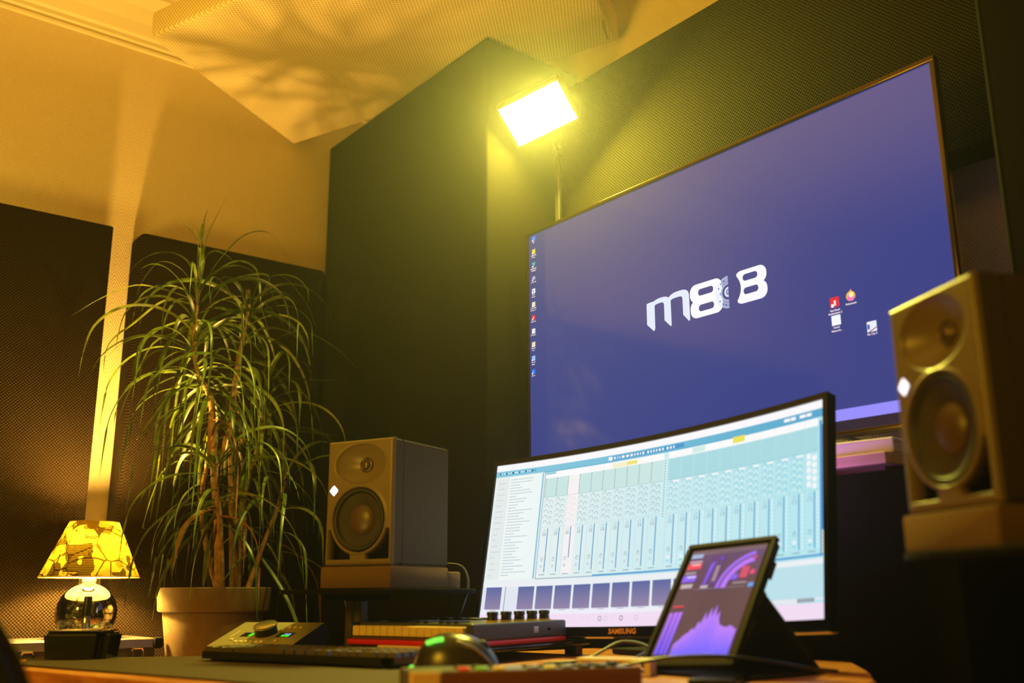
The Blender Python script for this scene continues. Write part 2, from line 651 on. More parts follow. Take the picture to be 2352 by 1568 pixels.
def rrect(u0, v0, u1, v1, r, k=6, sk=0.0):
    a = 2*hw/hh
    out = []
    for cx, cy, t0 in ((u1-r, v0+r*a, 0), (u0+r, v0+r*a, 90), (u0+r, v1-r*a, 180), (u1-r, v1-r*a, 270)):
        for i in range(k+1):
            t = radians(t0+90*i/k)
            out.append((cx+cos(t)*r, cy-sin(t)*r*a))
    return out


def fig8(u0, u1, v0, v1, hx0, hx1, concave=False):
    """two stacked rounded rings built as bands around each counter"""
    vm = (v0+v1)/2
    for (a, b_) in ((v0, vm+.004), (vm-.004, v1)):
        o = rrect(u0, a, u1, b_, .015, 6)
        mid = (a+b_)/2
        i_ = rrect(hx0, mid-.0115, hx1, mid+.0115, .0058, 6)
        o.append(o[0])
        i_.append(i_[0])
        band(d, o, i_, WH)


d.build('logo_letter', M_disp, tv)
d = Draw(tvp, 2*hw/hh, 2)
d.lift = 1
fig8(.4822, .5605, .4316, .5492, .5027, .5395)
d.build('logo_figure', M_disp, tv)
d = Draw(tvp, 2*hw/hh, 2)
d.lift = 1
# half record
cu, cv = .5752, .4903
for r, w in ((.0305, .0014), (.0278, .0012), (.0253, .0010), (.0229, .0012), (.0204, .0009), (.0181, .0012), (.0158, .0010), (.0098, .0042), (.0034, .0018)):
    d.ring(cu, cv, r, w, (214, 226, 255), 2, radians(90), radians(270), 22)
for t in (110, 128, 150, 210, 232, 250):
    d.ring(cu, cv, .026, .0022, (30, 60, 200), 2.2, radians(t), radians(t+7), 2)
d.build('logo_record', M_disp, tv)
d = Draw(tvp, 2*hw/hh, 2)
d.lift = 1
# right 8 with a bite taken out of its left side
vm = .487
for (a, b_, h0, h1, flip) in ((.4324, .491, .6088, .6417, 0), (.483, .5430, .6092, .6420, 1)):
    o = rrect(.5905, a, .6615, b_, .015, 6)
    mid = .4588 if not flip else .5042
    i_ = rrect(h0, mid-.0112, h1, mid+.0112, .0058, 6)
    o2 = []
    for (u, v) in o:
        # pull left side to the concave curve
        lim = .6035-.0130*min(1, ((v-vm)/.050)**2)
        o2.append((max(u, lim), v))
    o2.append(o2[0])
    i_.append(i_[0])
    band(d, o2, i_, WH)
d.build('logo_figure', M_disp, tv)

# desktop icons with captions
d = Draw(tvp, 2*hw/hh, 2)
d.lift = 1
a_ = 2*hw/hh
icons = [(.0178, .0178, (70, 130, 240), ['Eight']), (.0172, .0735, (235, 215, 60), ['Rockstar Games', 'Launcher']), (.0166, .1312, None, ['Grand Theft Auto', 'V Verknüpfung']), (.0161, .1886, None, ['Waves Central']),
         (.0155, .2433, (235, 235, 245), ['ZoomG', 'Reference']), (.0149, .2999, (238, 226, 190), ['Grand Theft Auto', 'V Steuerung - R...']), (.0144, .3562, (225, 40, 50), ['Adobe Acrobat']), (.0138, .4122, (235, 235, 235), ['VCI_Settings_B...']),
         (.0133, .4678, (238, 226, 190), ['MASCHINE', 'Record']), (.0127, .5253, (150, 190, 250), ['Epic Games', 'Manager']), (.0122, .5801, (30, 110, 235), ['Lightroom'])]
caps = []
for (u, v, c, t) in icons:
    d = Draw(tvp, 2*hw/hh, 2)
    d.lift = 1
    s_ = .0058
    if c is None and v < .15:
        d.poly([(u-s_, v-s_*a_), (u+s_, v-s_*a_), (u, v+s_*a_)], (90, 220, 200))
        d.poly([(u-s_*.35, v-s_*a_*.75), (u+s_*.35, v-s_*a_*.75), (u, v+s_*a_*.2)], (40, 70, 120), 2)
    elif c is None:
        for k in (-1, 0, 1):
            d.poly([(u+k*.0035-.001, v-s_*a_*.8), (u+k*.0035+.0006, v-s_*a_*.8), (u+k*.0035+.002, v+s_*a_*.6), (u+k*.0035+.0005, v+s_*a_*.6)], (240, 240, 255))
    else:
        d.quad(u-s_, v-s_*a_, u+s_, v+s_*a_, c)
    d.quad(u-s_, v+s_*a_*.35, u-s_*.3, v+s_*a_, (250, 250, 255), 2)
    for k, line in enumerate(t):
        caps.append((line, u, v+.0165+.0085*k, .0068))
    if v == .2433:
        d.quad(.0145, .2385, .0165, .2485, (60, 60, 70), 3)
    if v == .3562:
        d.quad(.0135, .353, .0155, .360, (255, 240, 240), 3)
    if v == .5801:
        d.quad(.0105, .5765, .0135, .5835, (60, 220, 255), 3)
    d.build('desktop_icon', M_disp, tv)
for (u, v, c) in ((.7925, .617, (228, 40, 60)), (.7925, .672, (245, 250, 255)), (.8555, .715, (235, 240, 255))):
    d = Draw(tvp, 2*hw/hh, 2)
    d.lift = 1
    d.quad(u-.0085, v-.0085*a_, u+.0085, v+.0085*a_, c)
    if v == .617:
        d.quad(.786, .622, .7905, .632, (250, 250, 255), 2)
        d.quad(.791, .612, .795, .628, (250, 220, 225), 2)
    if v == .715:
        d.quad(.848, .708, .852, .722, (60, 90, 200), 2)
        d.poly([(.85, .728), (.864, .718), (.864, .721), (.851, .731)], (180, 40, 60), 2)
    d.build('desktop_icon', M_disp, tv)
d = Draw(tvp, 2*hw/hh, 2)
d.lift = 1
# round orange-pink flame icon
d.disc(.823, .611, .0085, (250, 190, 60), 1, 16)
d.disc(.8235, .614, .0068, (250, 120, 190), 2, 16)
d.disc(.8245, .608, .0045, (255, 245, 170), 3, 12)
d.poly([(.8205, .602), (.8235, .590), (.8275, .604)], (255, 190, 90), 1)
caps += [('Red Dead', .7925, .642, .0095), ('Redemption 2', .7925, .651, .0095), ('Farbrausch', .823, .634, .0095), ('Sound', .7925, .694, .0095), ('Network...', .7925, .704, .0095), ('Far Cry 5', .8555, .737, .0095)]
d.build('desktop_icon', M_disp, tv)
M_cap = (mat('caption_glow', (255, 255, 255), .5, emit=(225, 232, 255), strength=.9))
for (t, u, v, s_) in caps:
    b_ = text_bm(t, .0032 if s_ < .008 else .0052, 0, 0.00006)
    b_.transform(Matrix.Translation(tvp(u, v, 3)) @ UPR)
    finish('icon_caption', b_, M_cap, tv)

# shelf below the television
e = empty('wooden_shelf', (-1.40, 1.60, .196), 0, 'pale wooden shelf board beneath the television lit pink', 'shelf')
finish('board', box_bm(-.55, .497, -.10, .09, .008, .028, .002, 2), wood('shelf_wood', (226, 190, 170), (200, 160, 140), (3, 30, 30)), e)
finish('batten', box_bm(-.50, .47, -.06, .06, 0, .008), M_brown, e)
e = empty('white_box', (-.965, 1.57, .2245), radians(6), 'flat white box lying on the right end of the shelf under the television', 'box')
bm = box_bm(-.058, .058, -.05, .05, 0, .024, .002, 2)
finish('body', bm, mat('white_box_card', (236, 224, 226), .7), e)
finish('lid', box_bm(-.059, .059, -.051, .051, .0175, .0255, .002, 1), mat('white_box_card'), e)
e = empty('small_cardboard_box', (-1.03, 1.545, .2245), radians(-12), 'small tan cardboard box beside the white box on the shelf', 'box')
finish('carton', prism_bm([(-.024, -.02), (.024, -.02), (.024, .02), (-.024, .02)], 0, .018, .0015), mat('card', (190, 160, 100), .8), e)
finish('flap', box_bm(-.024, .024, -.001, .019, .0182, .0195), mat('card'), e)
# black set-top device hanging cable
o = finish('shelf_cable', tube_bm([(-1.01, 1.60, .262), (-1.03, 1.57, .268), (-1.055, 1.56, .262), (-1.075, 1.57, .242), (-1.09, 1.58, .229)], .0035, 8), M_black)
tag(o, 'black cable hanging from the television down to the wooden shelf', 'cable')

# ------------------------------------------------------------------ flood lamp and its rail
L = Vector((-1.892, 1.592, 1.262))
nrm = Vector((.45, -.50, -.74)).normalized()
ex0 = Vector((0, 0, 1)).cross(-nrm).normalized()
if ex0.x < 0:
    ex0 = -ex0
up0 = (-nrm).cross(ex0).normalized()
if up0.z < 0:
    up0 = -up0
ang = radians(22)
ex = ex0*cos(ang)+up0*sin(ang)
up = up0*cos(ang)-ex0*sin(ang)
rot = Matrix((ex, -nrm, up)).transposed()
if rot.determinant() < 0:
    rot = Matrix((-ex, -nrm, up)).transposed()
fl = empty('flood_lamp', L, 0, 'bright square flood lamp glaring white on a rail above the television corner', 'lamp')
fl.rotation_euler = rot.to_euler()
finish('housing', box_bm(-.098, .098, .006, .045, -.066, .066, .008, 2), M_black, fl)
bm = bmesh.new()
for i in range(7):
    x = -.07+i*.0233
    box_bm(x-.002, x+.002, .045, .062, -.048, .048, 0, 1, bm)
finish('cooling_fins', bm, M_black, fl)
M_flood = bpy.data.materials.new('flood_glass')
M_flood.use_nodes = True
nt = M_flood.node_tree
nt.nodes.remove(nt.nodes['Principled BSDF'])
em = nt.nodes.new('ShaderNodeEmission')
em.inputs[0].default_value = (1.0, .86, .10, 1)
em.inputs[1].default_value = FLOOD_LAMP
nt.links.new(em.outputs[0], nt.nodes['Material Output'].inputs[0])
bm = bmesh.new()
o = [bm.verts.new(p) for p in ((-.090, 0.0, -.058), (.090, 0, -.058), (.090, 0, .058), (-.090, 0, .058))]
bm.faces.new(o)
bm.normal_update()
if bm.faces[:][0].normal.y > 0:
    bmesh.ops.reverse_faces(bm, faces=bm.faces)
finish('glass', bm, M_flood, fl)
bm = bmesh.new()
for s in (-1, 1):
    box_bm(s*.094-.004, s*.094+.004, -.002, .007, -.062, .062, .001, 1, bm)
    box_bm(-.094, .094, -.002, .007, s*.062-.004, s*.062+.004, .001, 1, bm)
finish('rim', bm, M_black, fl)
fl_bracket_pts = [(-1.955, 1.69, 1.245), (-1.975, 1.715, 1.235), (-1.985, 1.733, 1.225)]
r_ = empty('lamp_rail', (-1.984, 1.742, .86), 0, 'thin upright metal rail carrying the flood lamp beside the mesh panel', 'rail')
finish('post', box_bm(-.009, .009, -.006, .006, 0, .385, .001, 1), M_steel, r_)
finish('clamp', box_bm(-.014, .014, -.012, .010, .355, .375, .002, 1), M_black, r_)
finish('arm', tube_bm([(0, 0, .37), (.02, -.03, .39), (.055, -.085, .40)], .006, 8), M_black, r_)
finish('power_lead', tube_bm([(.016, -.006, .0), (.015, -.006, .12), (.018, -.007, .24), (.014, -.006, .33), (.03, -.05, .38)], .0028, 8), M_black, r_)

# ------------------------------------------------------------------ loudspeakers
DZ = -.113
SW, SH, SD = .154, .233, .194
WZ, HZ = .084, .187


def sstep(a, b, x):
    t = max(0., min(1., (x-a)/(b-a)))
    return t*t*(3-2*t)


def face_depth(x, z):
    dd = 0.0
    # shallow wide bowl around the tweeter
    r2 = (x/.061)**2+((z-HZ)/.0405)**2
    if r2 < 1:
        r = sqrt(r2)
        dd = max(dd, .024*(1-r**1.8)*sstep(1.0, .88, r) if r > .05 else .024)
    # woofer seat
    r = sqrt(x*x+(z-WZ)**2)
    lip = math.exp(-((r-.0615)/.0022)**2)*.0016
    if r < .0598:
        dd = max(dd, .016*sstep(.0598, .0585, r))
    dd -= lip
    # triangular ports, bounded by the woofer rim
    ax = abs(x)
    if ax > .0175 and ax < .0705 and z > .0115 and r > .0655:
        e1 = min(.0705-ax, z-.0115, r-.0655, (ax-.0175)*1.2)
        # keep under the rim
        if z < .066:
            dd = max(dd, .030*sstep(.0, .0022, e1))
    # rounded outer edge
    e = min(SW/2-ax, z, SH-z)
    R = .007
    if e < R:
        dd += R-sqrt(max(0, R*R-(R-e)**2))
    return dd


def face_bm():
    bm = bmesh.new()
    nx, nz = 118, 178
    g = []
    for j in range(nz+1):
        z = SH*j/nz
        row = []
        for i in range(nx+1):
            x = -SW/2+SW*i/nx
            row.append(bm.verts.new((x, face_depth(x, z), z)))
        g.append(row)
    for j in range(nz):
        for i in range(nx):
            f_ = bm.faces.new((g[j][i], g[j][i+1], g[j+1][i+1], g[j+1][i]))
            x, z = -SW/2+SW*(i+.5)/nx, SH*(j+.5)/nz
            if z < .066 and abs(x) > .0175 and x*x+(z-WZ)**2 > .0655**2 and face_depth(x, z) > .009:
                f_.material_index = 1  # port recesses coloured black in place of their deep shade
    return bm


def make_speaker(loc, yaw, label):
    s = empty('loudspeaker', loc, yaw, label, 'loudspeaker', 'studio loudspeakers')
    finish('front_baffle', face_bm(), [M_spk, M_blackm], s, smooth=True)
    bm = bmesh.new()
    # casting behind the face, then seam, then cabinet
    R = .007
    w, h = SW/2, SH
    sec = [(.007, 0), (.032, 0), (.0321, .0012), (.0334, .0012), (.0335, .0), (SD-.006, 0), (SD, .006)]
    rings = []
    for y, ins in sec:
        rings.append([bm.verts.new(p) for p in ((-w+ins, y, ins), (w-ins, y, ins), (w-ins, y, h-ins), (-w+ins, y, h-ins))])
    for a, b_ in zip(rings, rings[1:]):
        for k in range(4):
            bm.faces.new((a[k], b_[k], b_[(k+1) % 4], a[(k+1) % 4]))
    bm.faces.new(rings[-1][::-1])
    bmesh.ops.recalc_face_normals(bm, faces=bm.faces)
    ed = [e_ for e_ in bm.edges if abs(e_.verts[0].co.y-e_.verts[1].co.y) > .01]
    bmesh.ops.bevel(bm, geom=ed, offset=.004, segments=3, affect='EDGES')
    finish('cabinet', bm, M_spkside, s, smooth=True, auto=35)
    # woofer: surround, cone, dust cap
    p = [(.0584, .004), (.0565, .0005), (.0545, -.0008), (.0520, .0008), (.0500, .004), (.0480, .0055)]
    o = finish('surround', lathe_bm([(r, -y) for r, y in p], 64, 'y'), M_rubber, s, smooth=True)
    o.location = (0, 0, WZ)
    o = finish('cone', lathe_bm([(r, -y) for r, y in ((.0482, .0052), (.040, .0075), (.0285, .0118), (.0272, .0122))], 64, 'y'), M_cone, s, smooth=True)
    o.location = (0, 0, WZ)
    o = finish('dust_cap', lathe_bm([(r, -y) for r, y in ((.0275, .0112), (.025, .0090), (.020, .0066), (.013, .0048), (.006, .0040), (0, .0038))], 48, 'y'), M_cap_cone, s, smooth=True)
    o.location = (0, 0, WZ)
    o = finish('tweeter', lathe_bm([(r, -y) for r, y in ((.0150, .0235), (.0145, .0190), (.0130, .0180), (.0122, .0198), (.0112, .0210), (.0095, .0185), (.006, .0158), (.003, .0148), (0, .0146))], 40, 'y'), M_tweet, s, smooth=True)
    o.location = (0, 0, HZ)
    # lit diamond badge
    bm = bmesh.new()
    q = [(-.0105, 0), (0, -.0105), (.0105, 0), (0, .0105)]
    lo = [bm.verts.new((x, .0012, z)) for x, z in q]
    hi = [bm.verts.new((x, -.0006, z)) for x, z in q]
    bm.faces.new(hi)
    for k in range(4):
        bm.faces.new((lo[k], lo[(k+1) % 4], hi[(k+1) % 4], hi[k]))
    bmesh.ops.recalc_face_normals(bm, faces=bm.faces)
    bmesh.ops.bevel(bm, geom=[e_ for e_ in bm.edges if abs(e_.verts[0].co.y-e_.verts[1].co.y) > .001], offset=.0012, segments=2, affect='EDGES')
    o = finish('badge', bm, M_glow_white, s)
    o['label'] = 'glowing white diamond badge'
    o.location = (-.0590, 0, .1395)
    return s


def copy_tree(o, parent=None):
    c = o.copy()
    COL.objects.link(c)
    if parent is not None:
        c.parent = parent
    for ch in [x for x in bpy.data.objects if x.parent == o]:
        copy_tree(ch, c)
    return c


LS_L, YAW_L = (-1.642, .934, .0495), radians(23.2)
LS_R, YAW_R = (-.529, .990, .080), radians(-27.4)
sp = make_speaker(LS_L, YAW_L, 'grey studio loudspeaker on the stand beside the potted plant, left of the monitor')
sp2 = copy_tree(sp)
sp2.location = (LS_R[0], LS_R[1], LS_R[2]+EYE)
sp2.rotation_euler = (0, 0, YAW_R)
sp2['label'] = 'grey studio loudspeaker in front of the television, at the right edge of the picture'


def make_stand(loc, yaw, label_pad, label_stand, plate, foot_z, pole_xy):
    # foam wedge
    p = empty('foam_pad', (loc[0], loc[1], loc[2]-.0405), yaw, label_pad, 'foam pad', 'foam pads under the loudspeakers')
    bm = prism_bm([(-.080, -.006), (.080, -.006), (.080, .19), (-.080, .19)], 0, .0395, .004, 2)
    finish('wedge', bm, M_foam, p, smooth=True, auto=40)
    finish('rear_block', box_bm(-.078, .078, .1905, .238, 0, .032, .003, 2), M_foam, p, smooth=True, auto=40)
    s = empty('speaker_stand', (loc[0], loc[1], loc[2]-.0415), yaw, label_stand, 'speaker stand', 'stands under the loudspeakers')
    n = 40
    pts = []
    for i in range(n):
        t = 2*pi*i/n
        c, s_ = cos(t), sin(t)
        k = .55
        pts.append((plate[0]+plate[2]*math.copysign(abs(c)**k, c), plate[1]+plate[3]*math.copysign(abs(s_)**k, s_)))
    finish('top_plate', prism_bm(pts, -.009, 0, .002, 2), M_blackm, s)
    px, py = pole_xy
    h = -(foot_z-(loc[2]-.0415))
    bm = bmesh.new()
    box_bm(px-.018, px+.018, py-.012, py+.012, -h+.008, -.020, .002, 1, bm)
    finish('pole', bm, mat('pole_metal', (74, 62, 44), .5, .4), s)
    finish('pole_groove', box_bm(px-.003, px+.003, py-.0135, py-.0122, -h+.012, -.022), M_black, s)
    finish('socket', box_bm(px-.045, px+.045, py-.045, py+.045, -.020, -.0095, .003, 1), M_blackm, s)
    finish('foot', prism_bm([(px-.055+.11*a, py-.05+.10*b_) for a, b_ in ((.1, 0), (.9, 0), (1, .15), (1, .85), (.9, 1), (.1, 1), (0, .85), (0, .15))], -h, -h+.008, .001, 1), M_blackm, s)
    return s


make_stand(LS_L, YAW_L, 'grey foam wedge under the loudspeaker beside the plant', 'dark stand with rounded top plate under the loudspeaker beside the plant',
           (-.01, .085, .165, .15), DZ+.0005, (-.035, .050))
make_stand(LS_R, YAW_R, 'grey foam wedge under the loudspeaker at the right edge', 'dark stand with rounded top plate under the right-edge loudspeaker',
           (.075, .10, .17, .14), ZF, (.06, .11))

# lead hanging from the left loudspeaker
o = finish('speaker_cable', tube_bm([(-1.655, 1.128, .056), (-1.63, 1.16, .05), (-1.60, 1.155, .02), (-1.588, 1.135, -.02), (-1.60, 1.12, -.055), (-1.64, 1.09, -.075), (-1.70, 1.05, -.09)], .003, 8), M_black)
tag(o, 'black cable looping down behind the loudspeaker beside the plant', 'cable')

# ------------------------------------------------------------------ desk
DZ = -.113
desk_pts = [(-1.86, .385), (-1.35, .50), (-.80, .40), (-.56, .60), (-.76, 1.19), (-.862, 1.335), (-1.0, 1.50), (-1.60, 1.50), (-1.62, 1.16), (-1.80, 1.02), (-1.93, .95), (-2.0, .87), (-1.885, .715), (-2.07, .47), (-2.05, .435)]
dk = empty('desk', (-1.3, .9, ZF), 0, 'orange brown wooden desk with rounded right corner carrying the studio gear', 'desk')
loc_pts = [(x+1.3, y-.9) for x, y in desk_pts]
bm = prism_bm(loc_pts, EYE+DZ-.034, EYE+DZ, 0)
bmesh.ops.bevel(bm, geom=[e_ for e_ in bm.edges if abs(e_.verts[0].co.z-e_.verts[1].co.z) > .01], offset=.012, segments=3, affect='EDGES')
bmesh.ops.bevel(bm, geom=[e_ for e_ in bm.edges if abs(e_.verts[0].co.z-e_.verts[1].co.z) < .001 and len(e_.link_faces) == 2 and abs(e_.link_faces[0].normal.dot(e_.link_faces[1].normal)) < .5], offset=.003, segments=2, affect='EDGES')
finish('desktop', bm, M_desk, dk, smooth=True, auto=35)
for x, y in ((-1.83, .60), (-1.0, .50), (-.80, 1.10), (-1.52, 1.40)):
    finish('leg', box_bm(x+1.3-.03, x+1.3+.03, y-.9-.03, y-.9+.03, 0, EYE+DZ-.034, .004, 1), M_black, dk)
pd = [(-1.855, .43), (-1.35, .555), (-1.08, .60), (-1.02, .72), (-1.24, .80), (-1.30, .95), (-1.62, .855), (-1.70, .835), (-1.868, .742), (-1.882, .705), (-1.975, .56), (-2.01, .475)]
o = finish('desk_pad', prism_bm(pd, DZ+.0003, DZ+.0033, .001, 1), M_matpad)
tag(o, 'thin brown desk pad lying on the wooden desk under the keyboard', 'desk pad')
PZ = DZ+.0036

# ------------------------------------------------------------------ curved monitor
q = (-1.284, 1.308, 0.106, 0.029, 0.182, 0.029, 0.034)
mon = empty('curved_monitor', (-1.284, 1.308, .106), 0, 'wide curved computer monitor showing pale blue mixing software on the desk', 'monitor')
MW, MH, SAG = .797, .334, .029
exm = Vector((cos(q[3]), sin(q[3]), 0))
nm = Vector((sin(q[3]), -cos(q[3]), 0))
upm = Vector((0, 0, 1))*cos(q[4])-nm*sin(q[4])
nn = nm*cos(q[4])+Vector((0, 0, 1))*sin(q[4])
e2 = exm*cos(q[6])+upm*sin(q[6])
u2 = upm*cos(q[6])-exm*sin(q[6])


def monp(u, v, L):
    s = u*2-1
    return e2*(MW/2*s)+u2*(MH*(.5-v))+nn*(SAG*s*s+L*.0003)


def mon_slab(u0, u1, v0, v1, back, front, seg=24):
    bm = bmesh.new()
    R = []
    for i in range(seg+1):
        u = u0+(u1-u0)*i/seg
        s = u*2-1
        c = e2*(MW/2*s)+nn*(SAG*s*s)
        zz = [c+u2*(MH*(.5-v1))+nn*back, c+u2*(MH*(.5-v1))+nn*front, c+u2*(MH*(.5-v0))+nn*front, c+u2*(MH*(.5-v0))+nn*back]
        R.append([bm.verts.new(p) for p in zz])
    for a, b_ in zip(R, R[1:]):
        for k in range(4):
            bm.faces.new((a[k], a[(k+1) % 4], b_[(k+1) % 4], b_[k]))
    bm.faces.new(R[0])
    bm.faces.new(R[-1][::-1])
    bmesh.ops.recalc_face_normals(bm, faces=bm.faces)
    return bm


bu, bv, bvb = .011, .030, .048
bm = mon_slab(-bu, 1+bu, -bv, 0, -.02, .004)
merge(bm, mon_slab(-bu, 1+bu, 1, 1+bvb, -.02, .004))
merge(bm, mon_slab(-bu, 0, 0, 1, -.02, .004, 1))
merge(bm, mon_slab(1, 1+bu, 0, 1, -.02, .004, 1))
finish('bezel', bm, M_blackg, mon)
finish('back_shell', mon_slab(.02, .98, .04, .96, -.045, -.002), M_black, mon)
finish('chrome_lip', mon_slab(-bu, 1+bu, 1+bvb, 1+bvb+.006, -.012, .003), M_chrome, mon)['label'] = 'shiny metal strip along the lower edge'
ctr = Vector((0, .0, 0))
finish('stand_neck', tube_bm([-nn*.045+u2*(-.02), -nn*.075+u2*(-.08), Vector((-.02, .09, DZ-.106+.012))], .018, 10), M_black, mon)
finish('stand_foot', prism_bm([(-.13, .045), (.12, .045), (.10, .16), (-.11, .16)], DZ-.106+.001, DZ-.106+.012, .002, 1), M_black, mon)
t_ = text_bm('SAMSUNG', .0125, 0, .0004)
t_.transform(Matrix.Scale(1.15, 4, (1, 0, 0)))
for v in t_.verts:
    u = .470+v.co.x/MW
    v.co = monp(u, 1.026-v.co.y/MH, 14.5)
finish('maker_name', t_, mat('gold_print_glow', (210, 150, 70), .4, emit=(150, 90, 20), strength=.25), mon)  # faint emission brightens the printed letters, which have no lamp

d = Draw(monp, MW/MH, .04)


def tint(u, l):
    """white at the left, cyan tinted at the right, l = lightness"""
    a, b_ = (236, 243, 242), (184, 232, 240)
    t = max(0, min(1, (u-.1)/.8))
    return tuple((x+(y-x)*t)*l for x, y in zip(a, b_))


def shq(u0, v0, u1, v1, l, lift, ca=None, cb=None):
    n = max(1, int((u1-u0)/.05))
    for i in range(n):
        a, b_ = u0+(u1-u0)*i/n, u0+(u1-u0)*(i+1)/n
        d.quad(a, v0, b_, v1, tint(a, l), lift, tint(b_, l))


TEAL1, TEAL2 = (135, 200, 222), (84, 176, 212)
shq(0, 0, 1, 1, 1.0, 0)
d.quad(0, 0, 1, .040, (248, 248, 252), 1)
d.quad(0, .040, .5, .078, TEAL1, 1, (110, 190, 218))
d.quad(.5, .040, 1, .078, (110, 190, 218), 1, (76, 166, 205))
d.quad(.17, .078, 1, .082, (70, 160, 205), 2)
# transport glyphs
rnd = random.Random(4)
for i in range(16):
    d.quad(.012+i*.0075, .052, .012+i*.0075+rnd.uniform(.003, .006), .062, (240, 250, 255) if i % 3 else (30, 90, 140), 2)
d.quad(.012, .050, .14, .066, (100, 178, 210), 1.5)
d.quad(.385, .050, .397, .070, (250, 250, 250), 2)
x = .402
for wd in (.006, .003, .003, .009, .009, .008, .004, .005, .003, .006, .0, .006, .004, .004, .004, .006, .005, .0, .006, .005, .004):
    if wd:
        d.quad(x, .053, x+wd, .067, (245, 250, 255), 2.5)
    x += wd+.0045
d.quad(.398, .048, .62, .072, (62, 150, 205), 1.6)
for (a, b_) in ((.90, .915), (.917, .93), (.94, .955), (.957, .97)):
    d.quad(a, .050, b_, .066, (250, 250, 255), 2)
# file browser
shq(.007, .084, .165, .722, 1.02, 1)
shq(.007, .084, .050, .722, .97, 2)
for i in range(34):
    v = .10+i*.018
    d.quad(.055, v, .055+rnd.uniform(.02, .09), v+.006, (196, 214, 220), 2)
    if i % 2:
        d.quad(.012, v, .012+rnd.uniform(.012, .03), v+.005, (200, 214, 222), 3)
d.quad(.165, .082, .170, .722, (140, 196, 214), 3)
# mixer frame
d.quad(.174, .082, .1755, .725, (66, 140, 175), 3)
d.quad(.1755, .722, .36, .727, (150, 170, 190), 3)
d.quad(.36, .716, .99, .727, (96, 164, 214), 3)
d.quad(.99, .10, .995, .727, (40, 140, 205), 3)
d.quad(.9955, .12, .999, .61, (10, 90, 170), 3)
for v in (.62, .637, .655, .672, .69, .707):
    d.disc(.9965, v, .0032, (250, 236, 190), 4, 8)
cols = [.1785+.0384*i for i in range(10)]+[.576+.0377*i for i in range(10)]+[.953]
GREEN = (190, 226, 226)
for k, u in enumerate(cols):
    w = .0384 if k < 10 else .0377
    if k == 20:
        w = .034
    sel = (k == 2)
    f = .90 if not sel else 1.05
    # title cell
    d.quad(u, .084, u+w-.0008, .122, (250, 250, 252), 2)
    # clip grid
    if not sel:
        base = (200, 230, 228) if k < 10 else (170, 220, 228)
        d.quad(u+.0015, .122, u+w-.0012, .240, base, 2)
    for j in range(9):
        v = .124+j*.0128
        if k >= 10:
            d.quad(u, v+.011, u+w, v+.0121, (126, 190, 206), 3)
        if k < 10 and j < 9:
            d.quad(u+.0003, v+.0025, u+.0026, v+.0078, (40, 80, 90) if not sel else (90, 100, 110), 4)
    if k == 9:
        pass
    d.quad(u-.0004, .122, u+.0004, .700, (150, 200, 212) if k >= 10 else (176, 208, 216), 3)
    d.quad(u, .2405, u+w, .242, (110, 165, 180), 4)
    # sends: paired knobs
    if k < 20:
        cc = (118, 150, 160) if k < 10 else (90, 168, 196)
        if sel:
            cc = (226, 206, 206)
        for j in range(5):
            v = .262+j*.033
            d.ring(u+.0105, v, .0058, .0012, cc, 4, radians(-30), radians(210), 7)
            d.ring(u+.0255, v+.011, .0058, .0012, cc, 4, radians(-30), radians(210), 7)
            if k >= 14:
                d.quad(u+.008, v+.006, u+.012, v+.011, (235, 246, 248), 4)
                d.quad(u+.023, v+.017, u+.027, v+.022, (235, 246, 248), 4)
        if k >= 10:
            d.quad(u+.018, .248, u+.033, .2575, (245, 246, 248), 4)
    else:
        for j in range(5):
            v = .262+j*.033
            d.disc(u+.010, v, .0058, (244, 246, 248), 4, 10)
            d.disc(u+.024, v+.011, .0058, (244, 246, 248), 4, 10)
    d.quad(u, .4235, u+w, .4245, (140, 180, 195), 4)
    # toggles beside the fader
    cc = (150, 176, 186) if k < 10 else (120, 184, 206)
    d.ring(u+.0125, .447, .0048, .0011, cc, 4, 0, 2*pi, 8)
    d.quad(u+.0075, .460, u+.0175, .474, cc, 4)
    d.quad(u+.0105, .462, u+.0145, .472, (240, 246, 248), 5)
    # fader line
    fb = .689 if not sel else .612
    d.quad(u+.0225, .431, u+.0252, fb, (40, 136, 190) if not sel else (70, 130, 190), 5)
    d.ring(u+.0125, .615, .0045, .001, (120, 150, 160), 4, 0, 2*pi, 8)
    d.quad(u+.012, .600, u+.013, .612, (120, 150, 160), 4)
    d.quad(u+.008, .646, u+.016, .662, (238, 244, 248) if k > 9 else (206, 216, 222), 4)
    if k > 9:
        d.quad(u+.008, .668, u+.016, .676, (120, 214, 222), 4)
        for j in range(14):
            d.quad(u+.029, .436+j*.0185, u+.034, .445+j*.0185, (224, 242, 244), 4)
    d.quad(u+.008, .701, u+.026, .704, (60, 90, 110), 4)
# narrow return column dots
for j in range(22):
    d.quad(.566, .128+j*.0145, .5685, .134+j*.0145, (60, 110, 125), 5)
# selected track highlight
d.quad(.2565, .122, .294, .700, (246, 242, 244), 1.5)
# yellow clips
d.quad(.40, .092, .48, .120, (244, 240, 206), 4)
d.quad(.447, .096, .479, .113, (232, 226, 110), 5)
d.quad(.763, .079, .796, .112, (232, 226, 90), 5)
d.quad(.647, .088, .684, .118, (206, 236, 232), 5)
d.quad(.178, .084, .212, .100, (150, 206, 218), 5)
